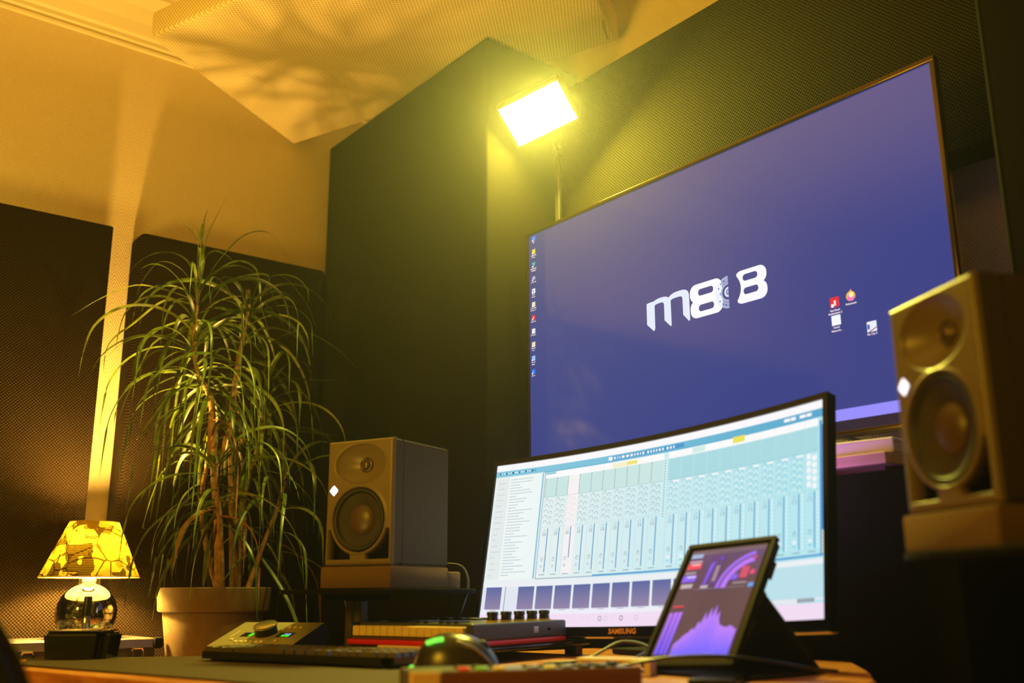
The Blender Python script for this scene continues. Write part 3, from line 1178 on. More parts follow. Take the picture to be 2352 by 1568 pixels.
# device strip
d.quad(0, .735, 1, .763, (236, 240, 246), 1)
d.quad(.0, .765, 1, .915, (226, 232, 244), 1)
bxs = [(.013, .066)]+[(.122+i*.0608, .122+i*.0608+.0535) for i in range(10)]
for (a, b_) in bxs:
    d.quad(a, .767, b_, .898, (92, 104, 162), 2, (148, 134, 168), True)
    d.ring(a-.001, .900, .0028, .0011, (250, 250, 255), 3, 0, 2*pi, 8)
    d.quad(a+.02, .902, a+.04, .906, (170, 176, 196), 3)
    d.quad(b_+.003, .765, b_+.0042, .910, (246, 248, 252), 3)
d.quad(.078, .765, .080, .915, (120, 130, 150), 3)
d.quad(.63, .76, 1, .905, (190, 226, 236), 2.5)
d.quad(.865, .906, .935, .925, (232, 234, 240), 3)
d.quad(.935, .906, .975, .922, (120, 128, 140), 3)
for i in range(10):
    d.quad(.938+i*.0036, .908, .9395+i*.0036, .920, (200, 204, 212), 4)
d.quad(0, .905, .63, .927, (240, 238, 250), 1.5)
d.quad(0, .927, 1, 1, (244, 222, 244), 2)
for (u, c) in ((.395, (150, 150, 156)), (.413, (215, 205, 220)), (.46, (120, 120, 130)), (.505, (210, 196, 214)), (.36, (236, 214, 232)), (.34, (236, 214, 232)), (.435, (236, 216, 234))):
    d.ring(u, .955, .006, .002, c, 3, 0, 2*pi, 8)
d.build('screen', M_disp, mon)

# ------------------------------------------------------------------ tablet in a folding case
tb = empty('tablet', (-.986, 1.142, -.013), 0, 'tablet in a black folding case showing violet level meters', 'tablet')
TY, TT, TR = radians(1.2), radians(38.8), radians(4.0)
ex = Vector((cos(TY), sin(TY), 0))
n0 = Vector((sin(TY), -cos(TY), 0))
u0 = Vector((0, 0, 1))*cos(TT)-n0*sin(TT)
nt_ = n0*cos(TT)+Vector((0, 0, 1))*sin(TT)
et = ex*cos(TR)+u0*sin(TR)
ut = u0*cos(TR)-ex*sin(TR)
TW, TH = .135, .195
Mt = Matrix((et, ut, nt_)).transposed().to_4x4()


def tabp(u, v, L):
    return et*(TW*(u-.5))+ut*(TH*(.5-v))+nt_*(.0005+L*.0003)


def slab_t(x0, x1, y0, y1, z0, z1, bev, seg=3):
    b_ = prism_bm([(x0, y0), (x1, y0), (x1, y1), (x0, y1)], z0, z1)
    bmesh.ops.bevel(b_, geom=[e_ for e_ in b_.edges if abs(e_.verts[0].co.z-e_.verts[1].co.z) > .001], offset=bev, segments=seg, affect='EDGES')
    b_.transform(Mt)
    return b_


finish('glass_front', slab_t(-TW/2-.006, TW/2+.006, -TH/2-.006, TH/2+.006, -.006, 0, .006), M_blackg, tb)
bm = slab_t(-TW/2-.013, TW/2+.013, -TH/2-.013, TH/2+.013, -.010, -.0062, .010)
merge(bm, slab_t(-TW/2-.013, TW/2+.013, TH/2+.0065, TH/2+.013, -.0062, .003, .002))
merge(bm, slab_t(-TW/2-.013, TW/2+.013, -TH/2-.013, -TH/2-.0065, -.0062, .003, .002))
merge(bm, slab_t(-TW/2-.013, -TW/2-.0065, -TH/2-.0065, TH/2+.0065, -.0062, .003, .002))
merge(bm, slab_t(TW/2+.0065, TW/2+.013, -TH/2-.0065, TH/2+.0065, -.0062, .003, .002))
finish('case_shell', bm, mat('case_leather', (28, 21, 15), .75, spec=.25), tb)
# folded cover propping the tablet: two sloping flaps
cb = Vector((0, .0, 0))
top = ut*(.012)-nt_*.011
foot_y = .085
M_case = mat('case_leather')
za = DZ+.014-(-.014)-.0
floor_z = DZ+.0005+.014
bm = bmesh.new()
for (a, b_) in (((-.083, 0), (.083, 0)),):
    p0 = top+et*-.083
    p1 = top+et*.083
    p2 = Vector((.083+.030, .095, floor_z+.001))
    p3 = Vector((-.083+.020, .095, floor_z+.001))
    vs = [bm.verts.new(p) for p in (p0, p1, p2, p3)]
    nrm_ = (p1-p0).cross(p3-p0).normalized()*.003
    vs2 = [bm.verts.new(p+nrm_) for p in (p0, p1, p2, p3)]
    bm.faces.new(vs)
    bm.faces.new(vs2[::-1])
    for k in range(4):
        bm.faces.new((vs[k], vs2[k], vs2[(k+1) % 4], vs[(k+1) % 4]))
bmesh.ops.recalc_face_normals(bm, faces=bm.faces)
finish('cover_flap', bm, M_case, tb)
bm = box_bm(-.07, .115, -.075, .098, floor_z, floor_z+.003)
finish('cover_base', bm, M_case, tb)
# scalloped magnetic edge
for (a, l_) in ((.055, .030), (.005, .024), (-.045, .03)):
    finish('cover_fold', slab_t(TW/2+.0132, TW/2+.0165, a-l_/2, a+l_/2, -.012, -.004, .001, 1), M_case, tb)

d = Draw(tabp, TW/TH, 1)
d.quad(0, 0, 1, 1, (66, 48, 84), 0, (52, 44, 70), True)
d.quad(0, 0, 1, .045, (98, 84, 108), 1)
d.quad(0, .045, 1, .30, (74, 56, 110), 1, (66, 48, 84), True)
d.quad(.01, .035, .17, .075, (150, 180, 220), 2)
d.quad(.015, .10, .19, .125, (190, 150, 170), 2)
d.quad(.005, .13, .20, .185, (235, 60, 90), 2)
d.quad(.06, .135, .18, .150, (250, 190, 200), 3)
d.quad(.01, .21, .16, .235, (150, 140, 150), 2)
d.quad(.0, .245, .19, .31, (122, 84, 240), 2)
d.quad(.06, .255, .18, .27, (220, 210, 255), 3)
d.quad(.02, .33, .18, .37, (180, 172, 180), 2)
d.quad(.28, .07, .50, .36, (70, 44, 120), 2)
d.poly([(.33, .15), (.39, .12), (.345, .35), (.32, .35)], (110, 80, 235), 3)
d.disc(.46, .10, .02, (90, 60, 220), 3)
d.quad(.30, .355, .40, .38, (190, 180, 190), 3)
d.quad(.42, .17, .47, .32, (150, 130, 150), 3)
# sweeping violet arcs
for (r0, r1, c) in ((.47, .42, (150, 100, 240)), (.40, .33, (176, 110, 246))):
    pts_o, pts_i = [], []
    for i in range(15):
        t = radians(178-i*5.6)
        pts_o.append((.97+cos(t)*r0, .40-sin(t)*r0*.74))
        pts_i.append((.97+cos(t)*r1, .40-sin(t)*r1*.74))
    for i in range(14):
        d.poly([pts_o[i], pts_o[i+1], pts_i[i+1], pts_i[i]], c, 3)
d.quad(.66, .27, .76, .32, (110, 80, 230), 3)
d.quad(.78, .20, .88, .31, (200, 60, 110), 3)
d.disc(.93, .26, .035, (220, 60, 120), 3)
d.disc(.90, .12, .03, (190, 60, 110), 3)
d.quad(.72, .345, .90, .36, (150, 140, 150), 3)
d.quad(.93, .36, 1.0, .40, (80, 150, 220), 3)
for i in range(26):
    d.quad(.22+i*.026, .385, .232+i*.026, .392, (160, 150, 165), 3)
for i in range(16):
    d.quad(.20, .42+i*.028, .215, .425+i*.028, (120, 112, 130), 3)
d.quad(.03, .535, .18, .55, (225, 50, 80), 3)
for i, (a, h_) in enumerate(((.02, .60), (.085, .595), (.145, .595))):
    d.quad(a, h_, a+.05, .97, (176, 110, 250), 3, (84, 70, 250), True)
hts = [.10, .12, .14, .17, .19, .20, .24, .22, .30, .27, .38, .30, .42, .33, .44, .33, .38, .30, .26, .25, .24, .235, .24, .25, .24, .22]
for i, h_ in enumerate(hts):
    h2 = hts[min(i+1, len(hts)-1)]
    a, b_ = .24+i*.0285, .24+(i+1)*.0285
    k = len(d.v)
    c1, c2 = (178, 118, 250), (76, 84, 255)
    d.poly([(a, .985-h_), (b_, .985-h2), (b_, .985), (a, .985)], None, 3, per=[lin(c1), lin(c1), lin(c2), lin(c2)])
d.build('screen', M_dispg, tb)

# ------------------------------------------------------------------ keyboard
K0, K1 = Vector((-1.733, .679)), Vector((-1.31, .829))
kd = (K1-K0).normalized()
ka = atan2(kd.y, kd.x)
kb = empty('computer_keyboard', (K0.x, K0.y, PZ), ka, 'black computer keyboard with low dark keys lying in front of the audio interface', 'keyboard')
kl, kdep = .42, .130
bm = prism_bm([(0, 0), (kl, 0), (kl, kdep), (0, kdep)], .004, .016)
bmesh.ops.bevel(bm, geom=[e_ for e_ in bm.edges if abs(e_.verts[0].co.z-e_.verts[1].co.z) > .001], offset=.014, segments=4, affect='EDGES')
finish('case', bm, M_blackg, kb)
for x in (.04, kl-.04):
    finish('foot', box_bm(x-.012, x+.012, .008, .02, 0, .0045), M_rubber, kb)
    finish('foot', box_bm(x-.012, x+.012, kdep-.03, kdep-.015, 0, .0045), M_rubber, kb)


def keycap(w):
    bm = bmesh.new()
    lo = [bm.verts.new(p) for p in ((-w/2, -.0083, 0), (w/2, -.0083, 0), (w/2, .0083, 0), (-w/2, .0083, 0))]
    hi = [bm.verts.new(p) for p in ((-w/2+.0016, -.0065, .0075), (w/2-.0016, -.0065, .0075), (w/2-.0016, .0070, .0075), (-w/2+.0016, .0070, .0075))]
    bm.faces.new(hi)
    for k in range(4):
        bm.faces.new((lo[k], lo[(k+1) % 4], hi[(k+1) % 4], hi[k]))
    bmesh.ops.bevel(bm, geom=[e_ for e_ in bm.edges], offset=.0006, segments=1, affect='EDGES')
    me = bpy.data.meshes.new('key')
    bm.to_mesh(me)
    bm.free()
    me.materials.append(mat('key_plastic', (74, 62, 44), .35))
    return me


cap1 = keycap(.0162)
capw = {}
rows = [[1]*20, [1]*13+[2]+[0.3]+[1]*7, [1.5]+[1]*12+[1.5]+[.3]+[1]*7, [1.75]+[1]*11+[2.25]+[.3]+[0, 0, 0]+[1]*4, [2.25]+[1]*10+[2.75]+[.3]+[0, 1, 0]+[1]*4, [1.25, 1.25, 1.25, 6.25, 1.25, 1.25, 1.25, 1.25, .3, 1, 1, 1, 2, 1, 1]]
for j, row in enumerate(rows):
    x = .012
    y = kdep-.019-j*.0198
    for w in row:
        ww = .0188*abs(w) if w else .0188
        if w and w >= 1:
            if w == 1:
                me = cap1
            else:
                me = capw.setdefault(w, keycap(ww-.0026))
            o = bpy.data.objects.new('key', me)
            COL.objects.link(o)
            o.parent = kb
            o.location = (x+ww/2, y, .016)
        x += ww

# ------------------------------------------------------------------ audio interface
ai = empty('audio_interface', (-1.800, .800, DZ+.0006), radians(29), 'sloped grey desktop audio interface with big metal volume knob and green meters', 'audio interface')
w2, dp, hf, hb = .0915, .128, .020, .060
M_ai = grain('ai_metal', (168, 158, 132), (160, 150, 124), .4, 700, .1, .0002, .3)
sec = [(0, .0), (0, hf-.001), (.0015, hf), (dp-.022, hb-.003), (dp-.014, hb-.001), (dp-.006, hb-.006), (dp-.001, hb-.016), (dp, hb-.03), (dp, 0)]
bm = bmesh.new()
for sx in (-1,):
    Lr = [bm.verts.new((-w2, y, z)) for y, z in sec]
    Rr = [bm.verts.new((w2, y, z)) for y, z in sec]
    for k in range(len(sec)-1):
        bm.faces.new((Lr[k], Lr[k+1], Rr[k+1], Rr[k]))
    bm.faces.new((Lr[-1], Lr[0], Rr[0], Rr[-1]))
bmesh.ops.recalc_face_normals(bm, faces=bm.faces)
finish('top_shell', bm, M_ai, ai, smooth=True, auto=30)
for s in (-1, 1):
    bm = bmesh.new()
    a = [bm.verts.new((s*(w2-.001), y*.985+.001, z-.0012 if z > .001 else z)) for y, z in sec]
    b_ = [bm.verts.new((s*(w2-.0035), y*.985+.001, z-.0012 if z > .001 else z)) for y, z in sec]
    bm.faces.new(a)
    bm.faces.new(b_)
    for k in range(len(sec)):
        bm.faces.new((a[k], a[(k+1) % len(sec)], b_[(k+1) % len(sec)], b_[k]))
    bmesh.ops.recalc_face_normals(bm, faces=bm.faces)
    finish('side_panel', bm, mat('ai_side', (70, 66, 88), .5), ai)
finish('front_plate', box_bm(-w2+.002, w2-.002, -.0008, .0, .001, hf-.0015), M_black, ai)
o = finish('headphone_socket', lathe_bm([(.0030, 0), (.0032, .0012), (.0052, .0014), (.0056, 0)], 24, 'y'), mat('brass', (210, 130, 60), .3, .9), ai)
o.location = (-w2+.020, -.001, .0095)
th = atan2(hb-.003-hf, dp-.022-.0015)
Ms = Matrix.Translation((0, .0015, hf)) @ Matrix.Rotation(th, 4, 'X')


def on_top(name, bm, m, x=0, y=0, z=0, **k):
    bm.transform(Ms @ Matrix.Translation((x, y, z)))
    return finish(name, bm, m, ai, **k)


on_top('display_window', box_bm(-.052, -.020, .044, .064, 0, .0004), M_blackg)
on_top('display_window', box_bm(.030, .062, .044, .066, 0, .0004), M_blackg)
for i in range(4):
    on_top('level_light', box_bm(-.034, -.027, .046+i*.0038, .0488+i*.0038, .0004, .0008), M_green)
on_top('level_light', box_bm(.040, .047, .047, .053, .0004, .0008), M_green)
on_top('level_light', box_bm(.049, .056, .047, .053, .0004, .0008), M_green)
on_top('status_light', box_bm(.042, .056, .056, .0595, .0004, .0008), M_blueled)
on_top('knob_collar', lathe_bm([(0, 0), (.0285, 0), (.0285, .0012), (.027, .002), (0, .002)], 40), M_ai, .002, .056, 0, smooth=True, auto=40)
on_top('volume_knob', lathe_bm([(0, .0), (.0215, .0), (.0208, .0135), (0, .0135)], 40), M_black, .002, .056, .002, smooth=True, auto=40)
on_top('knob_cap', lathe_bm([(.0222, .0), (.0226, .001), (.0222, .0038), (.021, .0048), (0, .0050)], 48), mat('knob_metal', (205, 190, 150), .25, .9), .002, .056, .0155, smooth=True, auto=40)
for i in range(6):
    on_top('push_button', box_bm(-.046+i*.0118, -.039+i*.0118, .016, .0215, 0, .0022, .0008, 1), M_cream)
on_top('push_button', box_bm(-.062, -.055, .026, .031, 0, .0022, .0008, 1), M_cream)
on_top('push_button', box_bm(.040, .047, .023, .028, 0, .0022, .0008, 1), M_cream)
for i in range(3):
    on_top('push_button', box_bm(.028+i*.012, .036+i*.012, .088, .094, 0, .0015, .0005, 1), M_cream)
on_top('engraved_line', box_bm(-.0720, -.0705, .040, .074, 0, .0004), M_cream)

# ------------------------------------------------------------------ dark slab and small midi keyboard on top
MC = Vector((-1.350, .984))
my = radians(16.7)
SZ = -.0862
sl = empty('black_riser', (MC.x, MC.y, DZ+.0006), my, 'flat black riser board beneath the small piano-key controller', 'riser')
finish('board', box_bm(-.270, .012, .004, .350, .018, SZ-DZ-.0016, .002, 2), M_blackg, sl)
for x, y in ((-.245, .02), (-.005, .03), (-.245, .325), (-.01, .325)):
    finish('foot', box_bm(x-.012, x+.012, y-.012, y+.012, 0, .018), M_black, sl)
finish('lit_edge_strip', box_bm(-.205, -.09, -.001, .0035, .0205, .0265, .0008, 1), M_cream, sl)['label'] = 'cream strip put in for the lit part of the front edge'  # cream part stands in for light falling on the board's edge
mk = empty('midi_keyboard', (MC.x, MC.y, SZ), my, 'small controller keyboard with cream keys, red underside and five dark knobs', 'midi controller')
kw, kdp = .279, .285
finish('red_base', box_bm(-kw, 0, 0, kdp, 0, .0095, .003, 2), M_red, mk)['label'] = 'red underside'
bm = box_bm(-kw, 0, .0225, kdp, .0098, .0375, .003, 2)
box_bm(-.014, 0, 0, .030, .0098, .0375, .003, 2, bm)
box_bm(-kw, -kw+.010, 0, .030, .0098, .0375, .003, 2, bm)
finish('body', bm, mat('midi_body', (52, 54, 62), .45), mk)
finish('key_bed', box_bm(-kw+.011, -.015, .001, .022, .0098, .0135), M_brown, mk)
M_key = mat('ivory_key', (236, 208, 140), .35)
bm0 = box_bm(-.0079, .0079, .0, .060, 0, .017, .001, 1)
me = bpy.data.meshes.new('white_key')
bm0.to_mesh(me)
bm0.free()
me.materials.append(M_key)
for i in range(15):
    o = bpy.data.objects.new('white_key', me)
    COL.objects.link(o)
    o.parent = mk
    o.location = (-kw+.0195+i*.01645, .002, .0150)
for i in range(14):
    if i % 7 in (2, 6):
        continue
    finish('black_key', box_bm(-.0042, .0042, .024, .060, .034, .041, .001, 1), M_blackg, mk, loc=(-kw+.0195+(i+.5)*.01645, 0, 0))
for i in range(8):
    finish('pad', box_bm(-.013, .013, -.011, .011, .0376, .041, .002, 1), mat('pad_rubber', (60, 56, 52), .6), mk, loc=(-kw+.035+(i % 4)*.032, .20+(i//4)*.034, 0))
for i in range(5):
    px_ = .085+i*.040
    o = finish('knob', lathe_bm([(0, 0), (.0095, 0), (.0088, .008), (.0102, .009), (.0098, .0145), (0, .015)], 24), M_black, mk, smooth=True, auto=40, loc=(-.022, px_, .0405))
    o2 = finish('knob_skirt', lathe_bm([(.013, 0), (.0125, .002), (.0095, .0032), (0, .0032)], 24), mat('knob_skirt', (200, 170, 60), .5), o, smooth=True, loc=(0, 0, -.003))
finish('usb_port', box_bm(-.0005, .0006, .178, .192, .0175, .0285, .0003, 1), M_alu, mk)
finish('lock_slot', box_bm(-.0005, .0004, .222, .232, .0205, .0250, .0003, 1), M_blackm, mk)

# ------------------------------------------------------------------ computer mouse
mo = empty('computer_mouse', (-1.165, .822, PZ), radians(38), 'tall rounded dark computer mouse with green lights behind the nearest controller', 'mouse')


def mouse_bm(scale=1.0, zmin=None):
    bm = bmesh.new()
    nu, nv = 20, 14
    G = []
    for j in range(nv+1):
        phi = (pi/2)*j/nv
        row = []
        for i in range(nu):
            t = 2*pi*i/nu
            x = cos(t)*cos(phi)**.75*.062*scale
            y = sin(t)*cos(phi)**.75*.040*scale
            z = sin(phi)**.9*.056*scale*(1-.10*(x/.062)-.12*(x/.062)**2)
            row.append(bm.verts.new((x, y, max(0, z))))
        G.append(row)
    for a, b_ in zip(G, G[1:]):
        for i in range(nu):
            try:
                bm.faces.new((a[i], a[(i+1) % nu], b_[(i+1) % nu], b_[i]))
            except ValueError:
                pass
    bm.faces.new(G[0][::-1])
    bmesh.ops.remove_doubles(bm, verts=bm.verts, dist=.0002)
    bmesh.ops.recalc_face_normals(bm, faces=bm.faces)
    return bm


finish('shell', mouse_bm(), mat('mouse_shell', (46, 42, 36), .28), mo, smooth=True)
finish('scroll_wheel', lathe_bm([(0, -.004), (.010, -.004), (.011, 0), (.010, .004), (0, .004)], 24, 'y'), M_rubber, mo, smooth=True, loc=(.036, 0, .036))
finish('side_light', tube_bm([(-.034, -.026, .044), (-.022, -.029, .0475), (-.010, -.030, .0495)], .0032, 8), M_greenw, mo, smooth=True)['label'] = 'green light strip'
finish('tail_light', tube_bm([(-.060, -.014, .010), (-.061, -.004, .010)], .0045, 8, spline=False), M_greenw, mo, smooth=True)
finish('trim_strip', tube_bm([(.010, -.033, .047), (.035, -.026, .036), (.052, -.014, .018), (.060, -.004, .004)], .0022, 8), M_steel, mo, smooth=True)

# ------------------------------------------------------------------ slim controller nearest the camera
P0, P1 = Vector((-.983, .633)), Vector((-.87, .881))
pa = atan2(P1.y-P0.y, P1.x-P0.x)
sc_ = empty('pad_controller', (P0.x, P0.y, DZ+.0006), pa, 'slim controller with wooden cheek and coloured buttons, nearest thing on the desk', 'controller')
ln = (P1-P0).length
finish('body', box_bm(0.0, ln, .004, .105, .002, .0255, .002, 1), mat('controller_body', (72, 62, 50), .4), sc_)
finish('wooden_cheek', box_bm(.034, ln, -.001, .0038, .001, .0275, .002, 1), M_brown, sc_)
finish('cream_end', box_bm(-.002, .033, -.0012, .0038, .001, .0275, .002, 1), M_cream, sc_)
finish('foot', box_bm(.01, .03, .02, .08, 0, .002), M_rubber, sc_)
finish('foot', box_bm(ln-.03, ln-.01, .02, .08, 0, .002), M_rubber, sc_)
cl = [('red', (235, 50, 20)), ('green', (130, 190, 40)), ('yellow', (240, 190, 30)), ('white', (170, 175, 180)), ('amber', (235, 205, 70)), ('pale', (160, 165, 170)), ('dim', (90, 84, 74)), ('dim', (90, 84, 74))]
for i, (nme, c) in enumerate(cl):
    x = .066+i*.021+(.02 if i > 2 else 0)
    o = finish('pad', box_bm(-.0065, .0065, -.0065, .0065, 0, .003, .001, 1), mat('pad_'+nme, c, .4, emit=c, strength=.35 if nme in ('red', 'yellow', 'amber', 'green') else .05), sc_, loc=(x, .035, .0256))
    o = finish('pad', box_bm(-.0065, .0065, -.0065, .0065, 0, .003, .001, 1), mat('pad_dim'), sc_, loc=(x, .060, .0256))
finish('slider', box_bm(-.004, .004, -.010, .010, 0, .005, .001, 1), M_black, sc_, loc=(ln-.02, .05, .0256))

# cream charging plate, cables, phone
cp = empty('charging_plate', (-1.065, 1.028, DZ+.0006), atan2(1.052-1.007, 1.113-1.017), 'cream flat plate on short legs beside the tablet foot', 'stand')
finish('plate', box_bm(-.055, .055, -.018, .018, .0175, .0225, .002, 1), M_cream, cp)
for x in (-.050, .050):
    finish('leg', box_bm(x-.004, x+.004, -.014, .014, 0, .0175), M_cream, cp)
o = finish('phone', box_bm(-.03, .03, -.05, .05, 0, .008, .003, 2), M_blackg, None)
o.location = (-.88, 1.03, DZ+EYE+.001)
o.rotation_euler = (0, 0, radians(28))
tag(o, 'black phone lying on the wooden desk between controller and tablet', 'phone')
o = finish('curled_cable', tube_bm([(-1.245, 1.045, DZ+.006), (-1.20, 1.09, DZ+.012), (-1.19, 1.16, DZ+.036), (-1.13, 1.16, DZ+.030), (-1.10, 1.10, DZ+.018), (-1.12, 1.06, DZ+.010), (-1.17, 1.07, DZ+.008)], .0022, 8), M_black)
tag(o, 'thin dark cable curled on the desk behind the cream plate', 'cable')
o = finish('tablet_cable', tube_bm([(-1.01, .945, DZ+.012), (-.975, .970, DZ+.022), (-.94, 1.01, DZ+.030), (-.90, 1.06, DZ+.031), (-.865, 1.11, DZ+.024), (-.85, 1.17, DZ+.014), (-.85, 1.24, DZ+.006)], .0022, 8), M_black)
tag(o, 'thin black cable arching in front of the tablet', 'cable')

# ------------------------------------------------------------------ black box with a short stick on the desk
bb = empty('black_box', (-1.955, .553, DZ+.0040), radians(52), 'squat glossy black rounded box at the left end of the desk', 'box')
bm = prism_bm([(-.060, -.045), (.060, -.045), (.060, .045), (-.060, .045)], 0, .044)
bmesh.ops.bevel(bm, geom=[e_ for e_ in bm.edges if abs(e_.verts[0].co.z-e_.verts[1].co.z) > .01], offset=.018, segments=5, affect='EDGES')
bmesh.ops.bevel(bm, geom=[e_ for e_ in bm.edges if min(v.co.z for v in e_.verts) > .043], offset=.004, segments=3, affect='EDGES')
for v in bm.verts:
    v.co.x *= 1-.10*(1-min(1, v.co.z/.04))
finish('body', bm, M_blackg, bb, smooth=True, auto=40)
finish('lid', box_bm(-.050, .050, -.036, .036, .0445, .0485, .002, 1), M_blackg, bb)
finish('metal_clip', box_bm(-.012, .012, -.012, .012, .0490, .0515, .001, 1), M_chrome, bb, loc=(.032, -.018, 0))
st = empty('short_stick', (-1.957, .556, DZ+.0565-.0030), 0, 'short upright dark stick with chrome lower half standing on black box', 'stick')
finish('chrome_base', lathe_bm([(0, 0), (.0068, 0), (.0068, .022), (.0060, .023), (0, .023)], 20), M_chrome, st, smooth=True, auto=40)
finish('dark_tip', lathe_bm([(0, .0232), (.0072, .0232), (.0074, .055), (.006, .058), (0, .058)], 20), M_black, st, smooth=True, auto=40)

# ------------------------------------------------------------------ low cabinet behind the desk, carrying case, lamp and plant
CZ = -.235
e = empty('low_cabinet', (-2.48, .72, ZF), 0, 'low dark cabinet behind the desk under the plant pot and metal case', 'cabinet')
hgt = CZ-ZF
finish('body', box_bm(-.40, .38, -.42, .50, .05, hgt-.02, .003, 1), M_brown, e)
finish('top', box_bm(-.405, .40, -.43, .51, hgt-.02, hgt, .003, 1), M_brown, e)
finish('plinth', box_bm(-.37, .35, -.39, .47, 0, .05), M_black, e)
finish('door', box_bm(.381, .395, -.41, .035, .07, hgt-.03, .003, 1), M_brown, e)
finish('door', box_bm(.381, .395, .045, .49, .07, hgt-.03, .003, 1), M_brown, e)

# aluminium case
cs = empty('flight_case', (-2.735, .755, CZ+.001), 0, 'flat aluminium-edged equipment case under the table lamp', 'case')
cx0, cx1, cy0, cy1, ch = -.125, .125, -.195, .165, .128
finish('shell', box_bm(cx0+.004, cx1-.004, cy0+.004, cy1-.004, .002, ch-.003, .002, 1), mat('case_panel', (52, 44, 34), .5), cs)
bm = bmesh.new()
for z0, z1 in ((ch-.022, ch), (.072, .084), (.050, .070), (0, .016)):
    box_bm(cx1-.006, cx1+.002, cy0, cy1, z0, z1, .0015, 1, bm)
    box_bm(cx0-.002, cx0+.006, cy0, cy1, z0, z1, .0015, 1, bm)
    box_bm(cx0, cx1, cy0-.002, cy0+.006, z0, z1, .0015, 1, bm)
    box_bm(cx0, cx1, cy1-.006, cy1+.002, z0, z1, .0015, 1, bm)
finish('edge_rail', bm, M_alu, cs)
finish('lid_frame', prism_bm([(cx0, cy0), (cx1, cy0), (cx1, cy1), (cx0, cy1)], ch-.0025, ch+.0005, .001, 1), M_alu, cs)
for y in (cy0, cy1):
    for x in (cx0, cx1):
        finish('corner_cap', box_bm(x-.012, x+.012, y-.012, y+.012, ch-.024, ch+.003, .006, 3), M_blackm if (x > 0 and y > 0) else M_chrome, cs, smooth=True, auto=40)
for y in (cy0+.055, cy1-.052):
    l_ = empty('latch', (0, 0, 0), 0)
    l_.location = (cx1+.002, y, .060)
    l_.parent = cs
    finish('plate', box_bm(0, .003, -.020, .020, -.018, .020, .001, 1), M_chrome, l_)
    finish('loop', tube_bm([(.006, -.012, .0), (.007, -.013, .040), (.007, -.010, .046), (.007, .010, .046), (.007, .013, .040), (.006, .012, 0)], .0028, 8, spline=False), M_chrome, l_)
    finish('button', lathe_bm([(0, -.002), (.006, -.002), (.006, .003), (.004, .0045), (0, .005)], 16, 'y'), M_chrome, l_, loc=(.008, 0, .004))
    l_.children[-1].rotation_euler = (0, 0, radians(90))

# table lamp
LX, LY = -2.725, .772
LZ = CZ+.001+ch+.004
tl = empty('table_lamp', (LX, LY, LZ), 0, 'lit table lamp with mirrored ball base and yellow newsprint-pattern shade', 'lamp')
R = .074
prof = [(0, 0), (.042, 0), (.044, .003)]
c0 = .058
for i in range(22):
    t = radians(-46+i*(46+76)/21)
    prof.append((R*cos(t), c0+R*sin(t)))
prof += [(.017, c0+R+.000), (.017, c0+R+.003), (0, c0+R+.003)]
M_ball = mat('mirror_glass', (190, 188, 180), .04, 1.0)
n = N(M_ball)
nz = n.noise(n.coords(), 26, 5, .7)
n.base(n.ramp(nz, [(.40, lin((40, 46, 30))), (.50, lin((200, 196, 180))), (.58, lin((60, 60, 44))), (.66, lin((220, 210, 190)))]))
finish('ball_base', lathe_bm(prof, 64), M_ball, tl, smooth=True, auto=50)['label'] = 'mirrored glass ball base'
finish('neck', lathe_bm([(0, c0+R+.003), (.0165, c0+R+.003), (.0165, c0+R+.030), (.012, c0+R+.036), (0, c0+R+.036)], 24), M_white, tl, smooth=True, auto=40)
zb, zt = .045-LZ+.0, .184-LZ      # shade bottom / top above the base
rb, rt = .121, .060
bm = bmesh.new()
seg = 64
r1 = [bm.verts.new((rb*cos(2*pi*i/seg), rb*sin(2*pi*i/seg), zb)) for i in range(seg)]
r2 = [bm.verts.new((rt*cos(2*pi*i/seg), rt*sin(2*pi*i/seg), zt)) for i in range(seg)]
for i in range(seg):
    bm.faces.new((r1[i], r1[(i+1) % seg], r2[(i+1) % seg], r2[i]))
M_shade = bpy.data.materials.new('printed_shade')
M_shade.use_nodes = True
nt = M_shade.node_tree
nt.nodes.remove(nt.nodes['Principled BSDF'])
n = N(M_shade)
co = n.coords()
vor = n.new('ShaderNodeTexVoronoi', feature='DISTANCE_TO_EDGE')
vor.inputs['Scale'].default_value = 17
n.link(co, vor.inputs['Vector'])
vor2 = n.new('ShaderNodeTexVoronoi', feature='F1', distance='CHEBYCHEV')
vor2.inputs['Scale'].default_value = 30
n.link(co, vor2.inputs['Vector'])
lines = n.math('LESS_THAN', vor.outputs['Distance'], n.math('MULTIPLY', n.noise(co, 60, 4), .05))
s_ = n.sep(co)
txt = n.math('GREATER_THAN', n.math('SINE', n.math('MULTIPLY', s_[2], 1500)), .2)
cell = n.sep(vor2.outputs['Color'])
inky = n.math('GREATER_THAN', cell[0], .48)
ink = n.math('ADD', n.math('MULTIPLY', n.math('MULTIPLY', txt, inky), .5), n.math('MULTIPLY', n.math('GREATER_THAN', cell[0], .70), .8))
blot = n.math('GREATER_THAN', n.noise(co, 20, 4, .6), .55)
tot = n.math('MINIMUM', n.math('ADD', n.math('ADD', n.math('MULTIPLY', lines, .85), ink), n.math('MULTIPLY', blot, .5)), 1.0)
colr = n.ramp(tot, [(0, lin((58, 49, 7))), (1, lin((7, 4, 0)))])
tr = n.new('ShaderNodeBsdfTranslucent')
df = n.new('ShaderNodeBsdfDiffuse')
n.link(colr, tr.inputs[0])
geo = n.new('ShaderNodeNewGeometry')
lining = n.new('ShaderNodeMix', data_type='RGBA')
n.link(geo.outputs['Backfacing'], lining.inputs[0])
n.link(colr, lining.inputs[6])
lining.inputs[7].default_value = (.8, .76, .66, 1)
n.link(lining.outputs[2], df.inputs[0])
mx = n.new('ShaderNodeMixShader')
mx.inputs[0].default_value = .5
